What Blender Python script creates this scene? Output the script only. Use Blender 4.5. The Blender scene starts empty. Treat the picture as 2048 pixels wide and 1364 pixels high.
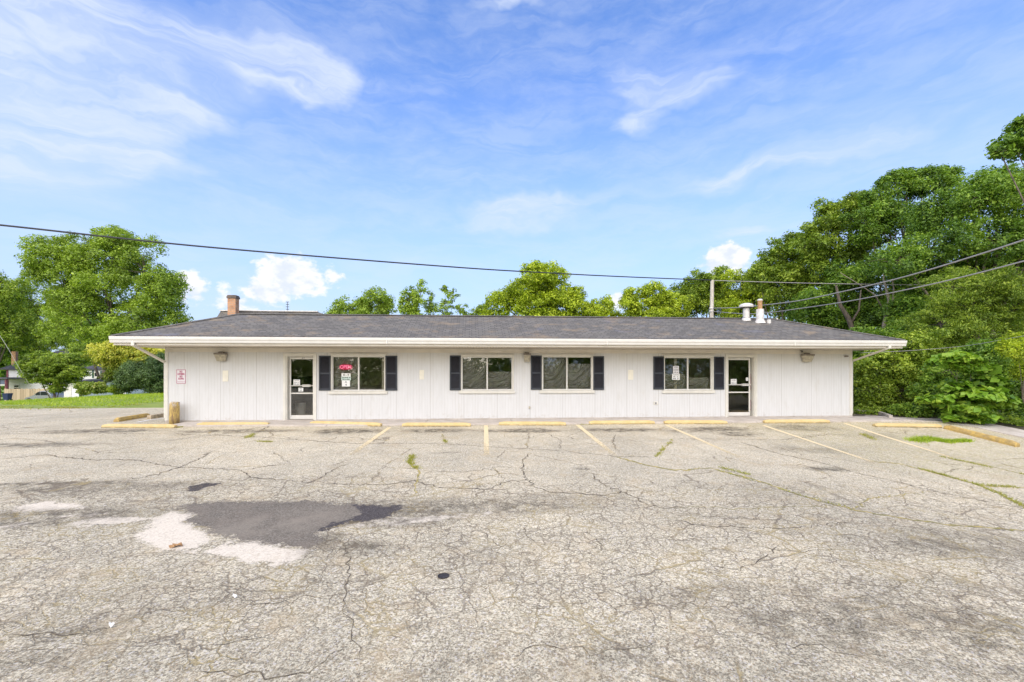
import bpy, bmesh, math, random
import numpy as np
from mathutils import Vector, Matrix
R = math.radians
random.seed(7); rng = np.random.default_rng(7)
S = bpy.context.scene
COL = S.collection

# ------------------------------------------------------------------ camera
FPX, HY, EYE = 880.0, 745.0, 1.71          # focal length and horizon row (2048 px wide photo), eye above the wall base
TH = math.atan(0.0000811 * FPX)            # the facade is turned slightly from the view
SN, CS = math.sin(TH), math.cos(TH)
cd = bpy.data.cameras.new("camera"); cam = bpy.data.objects.new("camera", cd); COL.objects.link(cam)
cam.location = (0, 0, EYE); cam.rotation_euler = (R(90), 0, -TH)
cd.sensor_width = 36.0; cd.lens = FPX / 2048 * 36.0; cd.shift_y = (HY - 682) / 2048
cd.clip_start = 0.05; cd.clip_end = 5000
S.camera = cam

# ------------------------------------------------------------------ exposure, sun
S.view_settings.view_transform = 'Standard'; S.view_settings.look = 'None'
S.view_settings.exposure = 1.0; S.view_settings.gamma = 1.0
SUN_EL, SUN_AZ = R(45), R(198)             # azimuth clockwise from +Y (the way the camera looks)
sd = bpy.data.lights.new("sun", 'SUN'); sun = bpy.data.objects.new("sun", sd); COL.objects.link(sun)
sd.energy = 2.55; sd.angle = R(95); sd.color = (1.0, 0.845, 0.60)
sv = Vector((math.sin(SUN_AZ) * math.cos(SUN_EL), math.cos(SUN_AZ) * math.cos(SUN_EL), math.sin(SUN_EL)))
sun.rotation_euler = sv.to_track_quat('Z', 'Y').to_euler()

# ------------------------------------------------------------------ node helpers
class N:
    def __init__(s, tree): s.t = tree; s.n = tree.nodes; s.l = tree.links
    def new(s, typ, **kw):
        n = s.n.new(typ)
        for k, v in kw.items(): setattr(n, k, v)
        return n
    def put(s, inp, v):
        if isinstance(v, bpy.types.NodeSocket): s.l.new(v, inp)
        elif v is not None:
            if hasattr(inp.default_value, '__len__') and not hasattr(v, '__len__'): v = (v, v, v)
            if hasattr(inp.default_value, '__len__') and len(inp.default_value) == 4 and len(v) == 3: v = (*v, 1)
            inp.default_value = v
    def math(s, op, a, b=None, c=None, clamp=False):
        n = s.new('ShaderNodeMath', operation=op, use_clamp=clamp)
        s.put(n.inputs[0], a)
        if b is not None: s.put(n.inputs[1], b)
        if c is not None: s.put(n.inputs[2], c)
        return n.outputs[0]
    def vmath(s, op, a, b=None):
        n = s.new('ShaderNodeVectorMath', operation=op); s.put(n.inputs[0], a)
        if b is not None: s.put(n.inputs[3] if op == 'SCALE' else n.inputs[1], b)
        return n.outputs[0]
    def mix(s, f, a, b, typ='MIX'):
        n = s.new('ShaderNodeMix', data_type='RGBA', blend_type=typ, clamp_factor=True)
        s.put(n.inputs[0], f); s.put(n.inputs[6], a); s.put(n.inputs[7], b); return n.outputs[2]
    def noise(s, vec, scale, detail=3, rough=0.5, dist=0.0, out=0):
        n = s.new('ShaderNodeTexNoise'); n.noise_dimensions = '3D'
        if vec is not None: s.put(n.inputs['Vector'], vec)
        n.inputs['Scale'].default_value = scale; n.inputs['Detail'].default_value = detail
        n.inputs['Roughness'].default_value = rough; n.inputs['Distortion'].default_value = dist
        return n.outputs[out]
    def voro(s, vec, scale, feature='F1', out='Distance', rand=1.0):
        n = s.new('ShaderNodeTexVoronoi', feature=feature); s.put(n.inputs['Vector'], vec)
        n.inputs['Scale'].default_value = scale; n.inputs['Randomness'].default_value = rand
        return n.outputs[out]
    def ramp(s, f, a, b, lo=0.0, hi=1.0):
        n = s.new('ShaderNodeMapRange'); n.interpolation_type = 'SMOOTHSTEP'
        s.put(n.inputs[0], f); n.inputs[1].default_value = a; n.inputs[2].default_value = b
        n.inputs[3].default_value = lo; n.inputs[4].default_value = hi; return n.outputs[0]
    def attr(s, name, out='Fac'): 
        n = s.new('ShaderNodeAttribute', attribute_name=name); return n.outputs[out]
    def pos(s): return s.new('ShaderNodeNewGeometry').outputs['Position']
    def obj(s): return s.new('ShaderNodeTexCoord').outputs['Object']
    def scale(s, v, sc):
        n = s.new('ShaderNodeMapping'); s.put(n.inputs[0], v); n.inputs['Scale'].default_value = sc; return n.outputs[0]

def mat(name, fn):
    m = bpy.data.materials.new(name); m.use_nodes = True
    k = N(m.node_tree); b = m.node_tree.nodes['Principled BSDF']; fn(k, b); return m
def sett(b, **kw):
    for k, v in kw.items():
        i = b.inputs[k.replace('_', ' ')]
        if isinstance(v, (tuple, list)) and len(v) == 3 and len(i.default_value) == 4: v = (*v, 1)
        i.default_value = v
def bump(k, b, h, strength=0.4, dist=0.01):
    n = k.new('ShaderNodeBump'); n.inputs['Strength'].default_value = strength; n.inputs['Distance'].default_value = dist
    k.put(n.inputs['Height'], h); k.l.new(n.outputs[0], b.inputs['Normal'])
def plain(name, col, rough=0.6, metal=0.0, var=0.12, sc=6.0, bmp=0.0, spec=0.5):
    def fn(k, b):
        p = k.obj(); n = k.noise(p, sc, 5, 0.6)
        f = k.ramp(n, 0.3, 0.7)
        k.put(b.inputs['Base Color'], k.mix(f, tuple(c * (1 - var) for c in col), tuple(min(1, c * (1 + var)) for c in col)))
        sett(b, Roughness=rough, Metallic=metal); b.inputs['Specular IOR Level'].default_value = spec
        if bmp: bump(k, b, k.noise(p, sc * 8, 4), bmp, 0.004)
    return mat(name, fn)

# ------------------------------------------------------------------ pixel <-> place (used once, to measure real positions)
def ray(px, py):
    t = (px - 1024) / FPX; u = (HY - py) / FPX
    return np.array([SN + t * CS, CS - t * SN, u])
def at(px, py, depth):                     # point at a given distance along the view axis
    return np.array([0, 0, EYE]) + ray(px, py) * depth
def onY(px, py, Y):                        # point on a plane parallel to the facade
    r = ray(px, py); return np.array([0, 0, EYE]) + r * (Y / r[1])

def ss(x, a, b):
    t = np.clip((x - a) / (b - a), 0, 1); return t * t * (3 - 2 * t)
def H(X, Y):                               # the ground's height
    X = np.asarray(X, float); Y = np.asarray(Y, float)
    a = np.clip(14.6 - Y, 0, 7.6); b = np.clip(7 - Y, 0, 6)
    z = -0.05 - 0.04 * a - (0.04 * b - 0.04 * b * b / 12)
    q = np.clip((14.6 - Y) / 4.4, 0, 1.73)
    xr = np.clip(X - 4.2, 0, 16); xr = np.where(xr < 2, xr * xr / 4, xr - 1) + np.where(xr > 0, 0, 0)
    z = z - 0.046 * np.clip(xr, 0, 15) * q
    yc = np.clip(34 + (np.minimum(X, -24) + 24) * 1.6, 18, 34)
    f = np.clip(Y - yc, 0, 42); z = z - 0.105 * f * ss(f, -3, 8)
    z = z - np.clip(X - 18.5, 0, 20) * 0.10
    z = z + 0.26 * ss(Y, 23.5, 30) * ss(-X, 10, 13) * (1 - ss(-X, 21, 30)) * (1 - ss(Y, 36, 48))
    return z
def G(px, py, lift=0.0):                   # ground point seen at a pixel of the photo
    r = ray(px, py); z = -0.1
    for _ in range(30):
        k = (z - EYE) / r[2]; x, y = r[0] * k, r[1] * k
        z = 0.5 * z + 0.5 * float(H(x, y))
    return np.array([x, y, z + lift])

# ------------------------------------------------------------------ numpy noise
def vnoise(x, y, seed=0):
    xi = np.floor(x).astype(np.int64); yi = np.floor(y).astype(np.int64); xf = x - xi; yf = y - yi
    def h(a, b):
        n = (a * 374761393 + b * 668265263 + seed * 982451653) & 0xffffffff
        n = ((n ^ (n >> 13)) * 1274126177) & 0xffffffff
        return ((n ^ (n >> 16)) & 0xffff) / 65535.0
    u = xf * xf * (3 - 2 * xf); v = yf * yf * (3 - 2 * yf)
    return (h(xi, yi) * (1 - u) + h(xi + 1, yi) * u) * (1 - v) + (h(xi, yi + 1) * (1 - u) + h(xi + 1, yi + 1) * u) * v
def fbm(x, y, o=4, seed=0):
    s = 0; a = 0.5; 
    for i in range(o): s = s + a * vnoise(x, y, seed + i); x = x * 2.03; y = y * 2.03; a *= 0.5
    return s / (1 - 0.5 ** o)

# ------------------------------------------------------------------ object helpers
def link(name, me, m=None, parent=None, loc=None):
    o = bpy.data.objects.new(name, me); COL.objects.link(o)
    if m is not None and me is not None:
        for q in (m if isinstance(m, (list, tuple)) else [m]): me.materials.append(q)
    if parent: o.parent = parent
    if loc is not None: o.location = loc
    return o
def tag(o, label=None, cat=None, group=None, kind=None):
    if label: o['label'] = label
    if cat: o['category'] = cat
    if group: o['group'] = group
    if kind: o['kind'] = kind
    return o
def empty(name, loc, label, cat, group=None, rz=0):
    o = bpy.data.objects.new(name, None); COL.objects.link(o); o.location = loc; o.rotation_euler.z = rz
    o.empty_display_size = 0.3
    return tag(o, label, cat, group)
class MB:
    """collects shapes in world (or parent-local) coordinates and links them as one mesh"""
    def __init__(s, org=(0, 0, 0)): s.v = []; s.f = []; s.mi = []; s.o = np.array(org, float)
    def add(s, v, f, mi=0):
        b = len(s.v); s.v += [tuple(np.array(p, float) - s.o) for p in v]; s.f += [tuple(i + b for i in q) for q in f]; s.mi += [mi] * len(f); return s
    def box(s, x0, x1, y0, y1, z0, z1, mi=0):
        v = [(x0,y0,z0),(x1,y0,z0),(x1,y1,z0),(x0,y1,z0),(x0,y0,z1),(x1,y0,z1),(x1,y1,z1),(x0,y1,z1)]
        return s.add(v, [(0,3,2,1),(4,5,6,7),(0,1,5,4),(1,2,6,5),(2,3,7,6),(3,0,4,7)], mi)
    def quad(s, *p, mi=0): return s.add(p, [tuple(range(len(p)))], mi)
    def prism(s, poly, z0, z1, mi=0):
        n = len(poly); v = [(x, y, z0) for x, y in poly] + [(x, y, z1) for x, y in poly]
        f = [tuple(reversed(range(n))), tuple(range(n, 2 * n))] + [(i, (i + 1) % n, n + (i + 1) % n, n + i) for i in range(n)]
        return s.add(v, f, mi)
    def extrude(s, prof, p0, p1, mi=0, up=(0, 0, 1)):
        """profile (side, height) swept from p0 to p1, capped"""
        p0 = np.array(p0, float); p1 = np.array(p1, float); d = p1 - p0; d /= np.linalg.norm(d)
        sd_ = np.cross(d, up); sd_ /= np.linalg.norm(sd_); u = np.cross(sd_, d)
        n = len(prof); v = [p + sd_ * a + u * b for p in (p0, p1) for a, b in prof]
        f = [tuple(range(n)), tuple(reversed(range(n, 2 * n)))] + [(i, n + i, n + (i + 1) % n, (i + 1) % n) for i in range(n)]
        return s.add(v, f, mi)
    def tube(s, pts, rad, seg=8, mi=0, cap=True):
        pts = [np.array(p, float) for p in pts]; n = len(pts)
        if not hasattr(rad, '__len__'): rad = [rad] * n
        v = []; ref = None
        for i, p in enumerate(pts):
            d = pts[min(i + 1, n - 1)] - pts[max(i - 1, 0)]; d = d / (np.linalg.norm(d) + 1e-9)
            if ref is None: ref = np.array([1.0, 0, 0]) if abs(d[0]) < 0.8 else np.array([0, 1.0, 0])
            a = np.cross(d, ref); a /= np.linalg.norm(a); b = np.cross(d, a); ref = np.cross(a, d)
            for k in range(seg):
                t = 2 * math.pi * k / seg; v.append(p + (a * math.cos(t) + b * math.sin(t)) * rad[i])
        f = [(i * seg + k, i * seg + (k + 1) % seg, (i + 1) * seg + (k + 1) % seg, (i + 1) * seg + k) for i in range(n - 1) for k in range(seg)]
        if cap: f += [tuple(reversed(range(seg))), tuple(range((n - 1) * seg, n * seg))]
        return s.add(v, f, mi)
    def lathe(s, c, prof, seg=20, mi=0):
        """(radius, z) profile round a vertical axis at c"""
        v = [(c[0] + r * math.cos(2 * math.pi * k / seg), c[1] + r * math.sin(2 * math.pi * k / seg), c[2] + z) for r, z in prof for k in range(seg)]
        n = len(prof)
        f = [(i * seg + k, i * seg + (k + 1) % seg, (i + 1) * seg + (k + 1) % seg, (i + 1) * seg + k) for i in range(n - 1) for k in range(seg)]
        f += [tuple(reversed(range(seg))), tuple(range((n - 1) * seg, n * seg))]
        return s.add(v, f, mi)
    def build(s, name, m, parent=None, loc=None, smooth=False, bevel=0.0):
        me = bpy.data.meshes.new(name); me.from_pydata(s.v, [], s.f)
        me.polygons.foreach_set('material_index', s.mi)
        bm = bmesh.new(); bm.from_mesh(me); bmesh.ops.recalc_face_normals(bm, faces=bm.faces)
        bm.to_mesh(me); bm.free()
        if smooth: me.polygons.foreach_set('use_smooth', [True] * len(me.polygons))
        o = link(name, me, m, parent, loc)
        if bevel:
            bv = o.modifiers.new('bevel', 'BEVEL'); bv.width = bevel; bv.segments = 2; bv.limit_method = 'ANGLE'
        me.update(); return o
def npmesh(name, v, f):
    """fast mesh from arrays; f is (n,k)"""
    me = bpy.data.meshes.new(name); v = np.asarray(v, np.float32); f = np.asarray(f, np.int32); k = f.shape[1]
    me.vertices.add(len(v)); me.vertices.foreach_set('co', v.ravel())
    me.loops.add(f.size); me.loops.foreach_set('vertex_index', f.ravel())
    me.polygons.add(len(f)); me.polygons.foreach_set('loop_start', np.arange(0, f.size, k, dtype=np.int32))
    me.update(calc_edges=True); return me
def text_mesh(txt, size, width=None, bold=0.0, depth=0.002):
    c = bpy.data.curves.new('t', 'FONT'); c.body = txt; c.size = size; c.align_x = 'CENTER'; c.align_y = 'CENTER'; c.extrude = depth / 2; c.offset = bold
    o = bpy.data.objects.new('t', c); COL.objects.link(o); bpy.context.view_layer.update()
    me = bpy.data.meshes.new_from_object(o.evaluated_get(bpy.context.evaluated_depsgraph_get()))
    bpy.data.objects.remove(o)
    v = np.empty(len(me.vertices) * 3, np.float32); me.vertices.foreach_get('co', v); v = v.reshape(-1, 3)
    if width:
        w = v[:, 0].max() - v[:, 0].min(); v[:, 0] *= width / w
    return v, [tuple(p.vertices) for p in me.polygons]
def put_text(mb, txt, cx, y, cz, size, width=None, bold=0.0, mi=0):
    """lettering standing upright, facing -Y"""
    v, f = text_mesh(txt, size, width, bold)
    mb.add([(cx + a[0], y - a[2], cz + a[1]) for a in v], f, mi)

# ------------------------------------------------------------------ world: Nishita sky with cloud layers
w = bpy.data.worlds.new("World"); S.world = w; w.use_nodes = True
k = N(w.node_tree); bg = w.node_tree.nodes['Background']
sky = k.new('ShaderNodeTexSky', sky_type='NISHITA', sun_disc=False)
sky.sun_elevation = SUN_EL; sky.sun_rotation = SUN_AZ; sky.air_density = 1.0; sky.dust_density = 0.6; sky.ozone_density = 2.2
d = k.new('ShaderNodeTexCoord').outputs['Generated']
sep = k.new('ShaderNodeSeparateXYZ'); k.put(sep.inputs[0], d)
az = k.math('ARCTAN2', sep.outputs[0], sep.outputs[1]); el = k.math('ARCSINE', sep.outputs[2])
cmb = k.new('ShaderNodeCombineXYZ'); k.put(cmb.inputs[0], az); k.put(cmb.inputs[1], el); ae = cmb.outputs[0]
def azel(px, py):
    r = ray(px, py); return math.atan2(r[0], r[1]), math.atan2(r[2], math.hypot(r[0], r[1]))
def blob(px0, py0, px1, py1, wid, soft=1.0):
    """elongated cloud bank between two points of the sky; returns 1 at its spine, 0 at its rim"""
    a0, e0 = azel(px0, py0); a1, e1 = azel(px1, py1); L = math.hypot(a1 - a0, e1 - e0) / 2 + wid * 0.6
    m = k.new('ShaderNodeMapping', vector_type='TEXTURE'); k.put(m.inputs[0], warp)
    m.inputs['Location'].default_value = ((a0 + a1) / 2, (e0 + e1) / 2, 0); m.inputs['Rotation'].default_value = (0, 0, math.atan2(e1 - e0, a1 - a0))
    m.inputs['Scale'].default_value = (L, wid, 1)
    ln = k.new('ShaderNodeVectorMath', operation='LENGTH'); k.put(ln.inputs[0], m.outputs[0])
    return k.math('SUBTRACT', 1.0, ln.outputs['Value'], clamp=True)
def add(lst, op='MAXIMUM'):
    r_ = lst[0]
    for q in lst[1:]: r_ = k.math(op, r_, q)
    return r_
nz = k.noise(k.scale(ae, (3.5, 6, 1)), 1.6, 4, 0.55, 0.0, out=1)
warp = k.vmath('ADD', ae, k.vmath('MULTIPLY', k.vmath('SUBTRACT', nz, (0.5, 0.5, 0.5)), (0.26, 0.12, 0)))
# thin streaky cirrus
cir = add([k.math('MULTIPLY', blob(*a), s_) for a, s_ in [
    ((-150, 120, 260, 230, 0.21), 1.5), ((60, 40, 420, 120, 0.13), 0.9), ((330, 70, 720, 150, 0.085), 1.15), ((450, 130, 720, 150, 0.05), 0.8),
    ((-60, 245, 320, 270, 0.085), 1.1), ((200, 215, 560, 240, 0.05), 0.45), ((900, 8, 1130, 8, 0.022), 0.9),
    ((1180, 160, 1500, 160, 0.05), 1.15), ((1200, 235, 1350, 240, 0.038), 1.2), ((860, 440, 1260, 390, 0.05), 1.15),
    ((1150, 380, 2040, 210, 0.04), 1.0), ((1500, 270, 2100, 120, 0.09), 0.4), ((650, 530, 980, 500, 0.06), 0.5), ((1380, 470, 1640, 458, 0.025), 1.0), ((200, 340, 460, 345, 0.03), 0.4)]], 'ADD')
rot = k.new('ShaderNodeMapping'); k.put(rot.inputs[0], warp); rot.inputs['Rotation'].default_value = (0, 0, R(-14)); rot.inputs['Scale'].default_value = (2.2, 15, 1)
st = k.noise(rot.outputs[0], 1.7, 6, 0.62, 0.6); st2 = k.noise(k.scale(ae, (3, 8, 1)), 2.0, 5, 0.6)
cirm = k.math('MULTIPLY', k.ramp(cir, 0.0, 1.0), k.ramp(st, 0.28, 0.72, 0.38, 1.0), clamp=True)
veil = k.math('MULTIPLY', k.ramp(k.math('MULTIPLY', st, st2), 0.10, 0.40), 0.32)
cirm = k.math('MAXIMUM', cirm, veil)
# white cumulus low over the trees
puff = k.noise(k.scale(ae, (1, 1.5, 1)), 26, 6, 0.58); puff2 = k.noise(ae, 90, 3, 0.6)
warp = ae
cum = add([k.math('MULTIPLY', blob(*a), s_) for a, s_ in [((525, 545, 640, 560, 0.06), 1.5), ((490, 575, 580, 585, 0.045), 1.3), ((372, 560, 372, 590, 0.05), 1.3),
    ((410, 600, 520, 610, 0.05), 0.75), ((1415, 520, 1490, 505, 0.035), 1.6), ((1400, 525, 1500, 530, 0.035), 1.5), ((1225, 605, 1260, 600, 0.03), 1.3), ((640, 545, 690, 560, 0.035), 0.8)]])
cumm = k.ramp(k.math('ADD', cum, k.math('ADD', k.math('MULTIPLY', k.math('SUBTRACT', puff, 0.5), 1.9), k.math('MULTIPLY', k.math('SUBTRACT', puff2, 0.5), 0.35))), 0.30, 0.72)
cumm = k.math('MULTIPLY', cumm, k.ramp(cum, 0.0, 0.25))
skyc = k.mix(1.0, sky.outputs[0], (1.85, 2.35, 3.25), 'MULTIPLY')
hz = k.ramp(el, -0.02, 0.66, 1.0, 0.0)
skyc = k.mix(k.math('MULTIPLY', hz, 0.92), skyc, (6.1, 7.7, 10.4))
skyc = k.mix(k.math('MULTIPLY', cirm, 0.88), skyc, (8.0, 8.9, 10.6))
shade = k.ramp(puff, 0.35, 0.62)
skyc = k.mix(cumm, skyc, k.mix(shade, (8.2, 8.9, 10.4), (10.6, 10.7, 11.0)))
k.put(bg.inputs[0], skyc); bg.inputs[1].default_value = 0.05
w.cycles_visibility.camera = True

# ------------------------------------------------------------------ materials
def m_lot(kk, b):
    p = kk.pos(); nzc = kk.noise(p, 2.3, 4, 0.6, out=1)
    wp = kk.vmath('ADD', p, kk.vmath('SCALE', kk.vmath('SUBTRACT', nzc, (0.5, 0.5, 0.5)), 0.30))
    nf = kk.noise(p, 14, 3, 0.6, out=1)
    wp2 = kk.vmath('ADD', wp, kk.vmath('SCALE', kk.vmath('SUBTRACT', nf, (0.5, 0.5, 0.5)), 0.05))
    # aggregate
    g1 = kk.voro(p, 62, out='Color'); g2 = kk.voro(p, 130, out='Color')
    s1 = kk.new('ShaderNodeSeparateColor'); kk.put(s1.inputs[0], g1); s2 = kk.new('ShaderNodeSeparateColor'); kk.put(s2.inputs[0], g2)
    gr = kk.math('ADD', kk.math('MULTIPLY', s1.outputs[0], 0.55), kk.math('MULTIPLY', s2.outputs[1], 0.45))
    mid = kk.noise(p, 1.1, 6, 0.65); big = kk.noise(p, 0.22, 4, 0.6)
    base = kk.mix(kk.ramp(gr, 0.12, 0.88), (0.262, 0.232, 0.168), (0.775, 0.718, 0.548))
    # coloured grains
    base = kk.mix(kk.ramp(s2.outputs[2], 0.86, 0.97, 0, 0.6), base, (0.52, 0.36, 0.20))
    base = kk.mix(kk.ramp(s1.outputs[2], 0.84, 0.97, 0, 0.5), base, (0.17, 0.145, 0.125))
    base = kk.mix(kk.ramp(s1.outputs[1], 0.9, 0.98, 0, 0.6), base, (0.75, 0.72, 0.68))
    lum = kk.math('ADD', kk.math('MULTIPLY', mid, 0.55), kk.math('MULTIPLY', big, 0.75))
    base = kk.mix(1.0, base, kk.mix(kk.ramp(lum, 0.44, 0.84), (0.78, 0.775, 0.77), (1.08, 1.06, 1.03)), 'MULTIPLY')
    # ochre dust
    base = kk.mix(kk.math('MULTIPLY', kk.ramp(kk.noise(p, 2.1, 6, 0.75), 0.48, 0.72), 0.5), base, (0.46, 0.36, 0.22))
    # pale worn patches, dark stains, fresh patch (their outlines painted on the sheet)
    n_e = kk.math('MULTIPLY', kk.math('SUBTRACT', kk.noise(p, 6, 9, 0.85), 0.5), 2.4)
    pale = kk.ramp(kk.math('ADD', kk.attr('pale'), n_e), 0.44, 0.54)
    pc = kk.mix(kk.ramp(kk.noise(p, 40, 3, 0.6), 0.45, 0.72), (0.70, 0.63, 0.51), (0.52, 0.45, 0.35))
    pc = kk.mix(kk.ramp(kk.voro(p, 24), 0.02, 0.13, 0.55, 0.0), pc, (0.3, 0.27, 0.24))
    base = kk.mix(pale, base, pc)
    dark = kk.math('MULTIPLY', kk.attr('dark'), kk.ramp(kk.noise(p, 5.0, 7, 0.75), 0.34, 0.66, 0.15, 1.3), clamp=True)
    base = kk.mix(1.0, base, kk.mix(dark, (1, 1, 1), (0.28, 0.275, 0.27)), 'MULTIPLY')
    n_r = kk.math('MULTIPLY', kk.math('SUBTRACT', kk.noise(p, 4.5, 9, 0.85), 0.5), 2.6)
    patch = kk.ramp(kk.math('ADD', kk.attr('patch'), n_r), 0.47, 0.53)
    tcol = kk.mix(kk.ramp(gr, 0.2, 0.95), (0.105, 0.092, 0.073), (0.27, 0.24, 0.195))
    tcol = kk.mix(kk.ramp(kk.noise(p, 2.4, 6, 0.7), 0.42, 0.68, 0, 0.55), tcol, (0.22, 0.185, 0.145))
    tcol = kk.mix(kk.math('MULTIPLY', kk.attr('tan'), kk.ramp(mid, 0.35, 0.6)), tcol, (0.27, 0.235, 0.185))
    rim = kk.math('MULTIPLY', kk.ramp(kk.math('ADD', kk.attr('patch'), kk.math('MULTIPLY', n_e, 0.6)), 0.22, 0.45), kk.ramp(kk.noise(p, 16, 5, 0.8), 0.42, 0.6)); base = kk.mix(kk.math('MULTIPLY', rim, 0.7), base, (0.14, 0.12, 0.10))
    base = kk.mix(patch, base, tcol)
    blk = kk.ramp(kk.math('ADD', kk.attr('black'), n_r), 0.46, 0.55)
    base = kk.mix(blk, base, kk.mix(kk.ramp(gr, 0.3, 1), (0.055, 0.048, 0.046), (0.14, 0.125, 0.12)))
    # cracks: large ones everywhere, alligator mesh where painted
    c1 = kk.voro(wp, 0.62, 'DISTANCE_TO_EDGE'); c2 = kk.voro(wp2, 2.6, 'DISTANCE_TO_EDGE'); c3 = kk.voro(wp2, 6.5, 'DISTANCE_TO_EDGE')
    al = kk.attr('allig')
    k1 = kk.math('MULTIPLY', kk.ramp(c1, 0.004, 0.013, 1, 0), kk.ramp(kk.noise(p, 0.9, 3), 0.45, 0.60))
    k2 = kk.math('MULTIPLY', kk.ramp(c2, 0.006, 0.026, 1, 0), kk.ramp(kk.math('ADD', kk.noise(p, 0.8, 4, 0.6), kk.math('MULTIPLY', kk.math('SUBTRACT', al, 0.5), 0.75)), 0.47, 0.66))
    k3 = kk.math('MULTIPLY', kk.ramp(c3, 0.012, 0.06, 0.75, 0), kk.ramp(kk.math('ADD', kk.noise(p, 1.3, 4, 0.6), kk.math('MULTIPLY', kk.math('SUBTRACT', al, 0.6), 0.9)), 0.40, 0.60))
    ck = kk.math('MULTIPLY', kk.math('MAXIMUM', kk.math('MAXIMUM', k1, k2), k3), kk.math('SUBTRACT', 1, kk.math('MAXIMUM', patch, kk.math('MULTIPLY', pale, 0.8))))
    ccol = kk.mix(kk.ramp(kk.noise(p, 1.7, 3), 0.5, 0.62), (0.15, 0.12, 0.085), (0.32, 0.25, 0.11))
    base = kk.mix(kk.math('MULTIPLY', ck, 0.72), base, ccol)
    moss = kk.math('MULTIPLY', kk.attr('moss'), kk.ramp(kk.noise(p, 11, 5, 0.7), 0.4, 0.62))
    base = kk.mix(moss, base, kk.mix(kk.ramp(kk.noise(p, 30, 2), 0.4, 0.6), (0.24, 0.25, 0.05), (0.42, 0.36, 0.12)))
    kk.put(b.inputs['Base Color'], base); sett(b, Roughness=0.93); b.inputs['Specular IOR Level'].default_value = 0.25
    hh = kk.math('SUBTRACT', kk.math('MULTIPLY', gr, 0.5), kk.math('MULTIPLY', ck, 1.6)); bump(kk, b, hh, 0.55, 0.012)
M = {}
M['lot'] = mat('weathered_asphalt', m_lot)
def m_crack(kk, b):
    p = kk.pos(); n = kk.noise(p, 7, 4, 0.6)
    kk.put(b.inputs['Base Color'], kk.mix(kk.ramp(n, 0.45, 0.62), (0.085, 0.07, 0.055), (0.22, 0.18, 0.11))); sett(b, Roughness=1.0)
M['crack'] = mat('open_crack', m_crack)
def m_mosscrack(kk, b):
    p = kk.pos(); n = kk.noise(p, 9, 4, 0.6)
    kk.put(b.inputs['Base Color'], kk.mix(kk.ramp(n, 0.4, 0.6), (0.20, 0.19, 0.055), (0.46, 0.36, 0.13))); sett(b, Roughness=1.0)
M['mosscrack'] = mat('mossy_crack', m_mosscrack)
def m_conc(kk, b):
    p = kk.pos(); n = kk.noise(p, 2.0, 6, 0.65); g = kk.noise(p, 60, 3, 0.7)
    c = kk.mix(kk.ramp(n, 0.3, 0.7), (0.36, 0.315, 0.265), (0.54, 0.49, 0.43)); c = kk.mix(kk.ramp(g, 0.3, 0.75, 0, 0.35), c, (0.68, 0.63, 0.57))
    c = kk.mix(kk.ramp(kk.noise(p, 5, 6, 0.75), 0.56, 0.72, 0, 0.55), c, (0.17, 0.145, 0.11))
    kk.put(b.inputs['Base Color'], c); sett(b, Roughness=0.92); bump(kk, b, g, 0.3, 0.004)
M['concrete'] = mat('worn_concrete', m_conc)
def m_stop(kk, b):
    p = kk.pos(); n = kk.noise(p, 4, 6, 0.7); n2 = kk.noise(p, 22, 5, 0.75)
    c = kk.mix(kk.ramp(n, 0.3, 0.7), (0.55, 0.41, 0.165), (0.62, 0.49, 0.25))
    c = kk.mix(kk.ramp(n2, 0.50, 0.64, 0, 0.75), c, (0.46, 0.36, 0.2))
    gz = kk.new('ShaderNodeSeparateXYZ'); kk.put(gz.inputs[0], kk.obj())
    low = kk.math('MULTIPLY', kk.ramp(gz.outputs[2], 0.0, 0.05, 1, 0), kk.ramp(kk.noise(p, 9, 5, 0.7), 0.34, 0.58)); c = kk.mix(low, c, (0.20, 0.16, 0.09))
    kk.put(b.inputs['Base Color'], c); sett(b, Roughness=0.85); bump(kk, b, n2, 0.3, 0.006)
M['stop'] = mat('faded_yellow_paint_on_concrete', m_stop)
def m_stopold(kk, b):
    p = kk.pos(); n = kk.noise(p, 5, 6, 0.7); n2 = kk.noise(p, 22, 5, 0.75)
    c = kk.mix(kk.ramp(n, 0.35, 0.65), (0.62, 0.43, 0.12), (0.42, 0.30, 0.12)); c = kk.mix(kk.ramp(n2, 0.5, 0.66, 0, 0.7), c, (0.22, 0.17, 0.10))
    kk.put(b.inputs['Base Color'], c); sett(b, Roughness=0.9); bump(kk, b, n2, 0.4, 0.006)
M['stopold'] = mat('dirty_yellow_paint_on_concrete', m_stopold)
def m_line(kk, b):
    p = kk.pos(); n = kk.noise(p, 26, 5, 0.75)
    kk.put(b.inputs['Base Color'], kk.mix(kk.ramp(kk.noise(p, 90, 2), 0.4, 0.7), (0.72, 0.58, 0.32), (0.70, 0.61, 0.44))); sett(b, Roughness=0.9)
    wear = kk.attr('wear'); kk.put(b.inputs['Alpha'], kk.ramp(kk.math('SUBTRACT', n, kk.math('MULTIPLY', wear, 0.55)), 0.20, 0.36))
M['line'] = mat('worn_yellow_road_paint', m_line)
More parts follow.
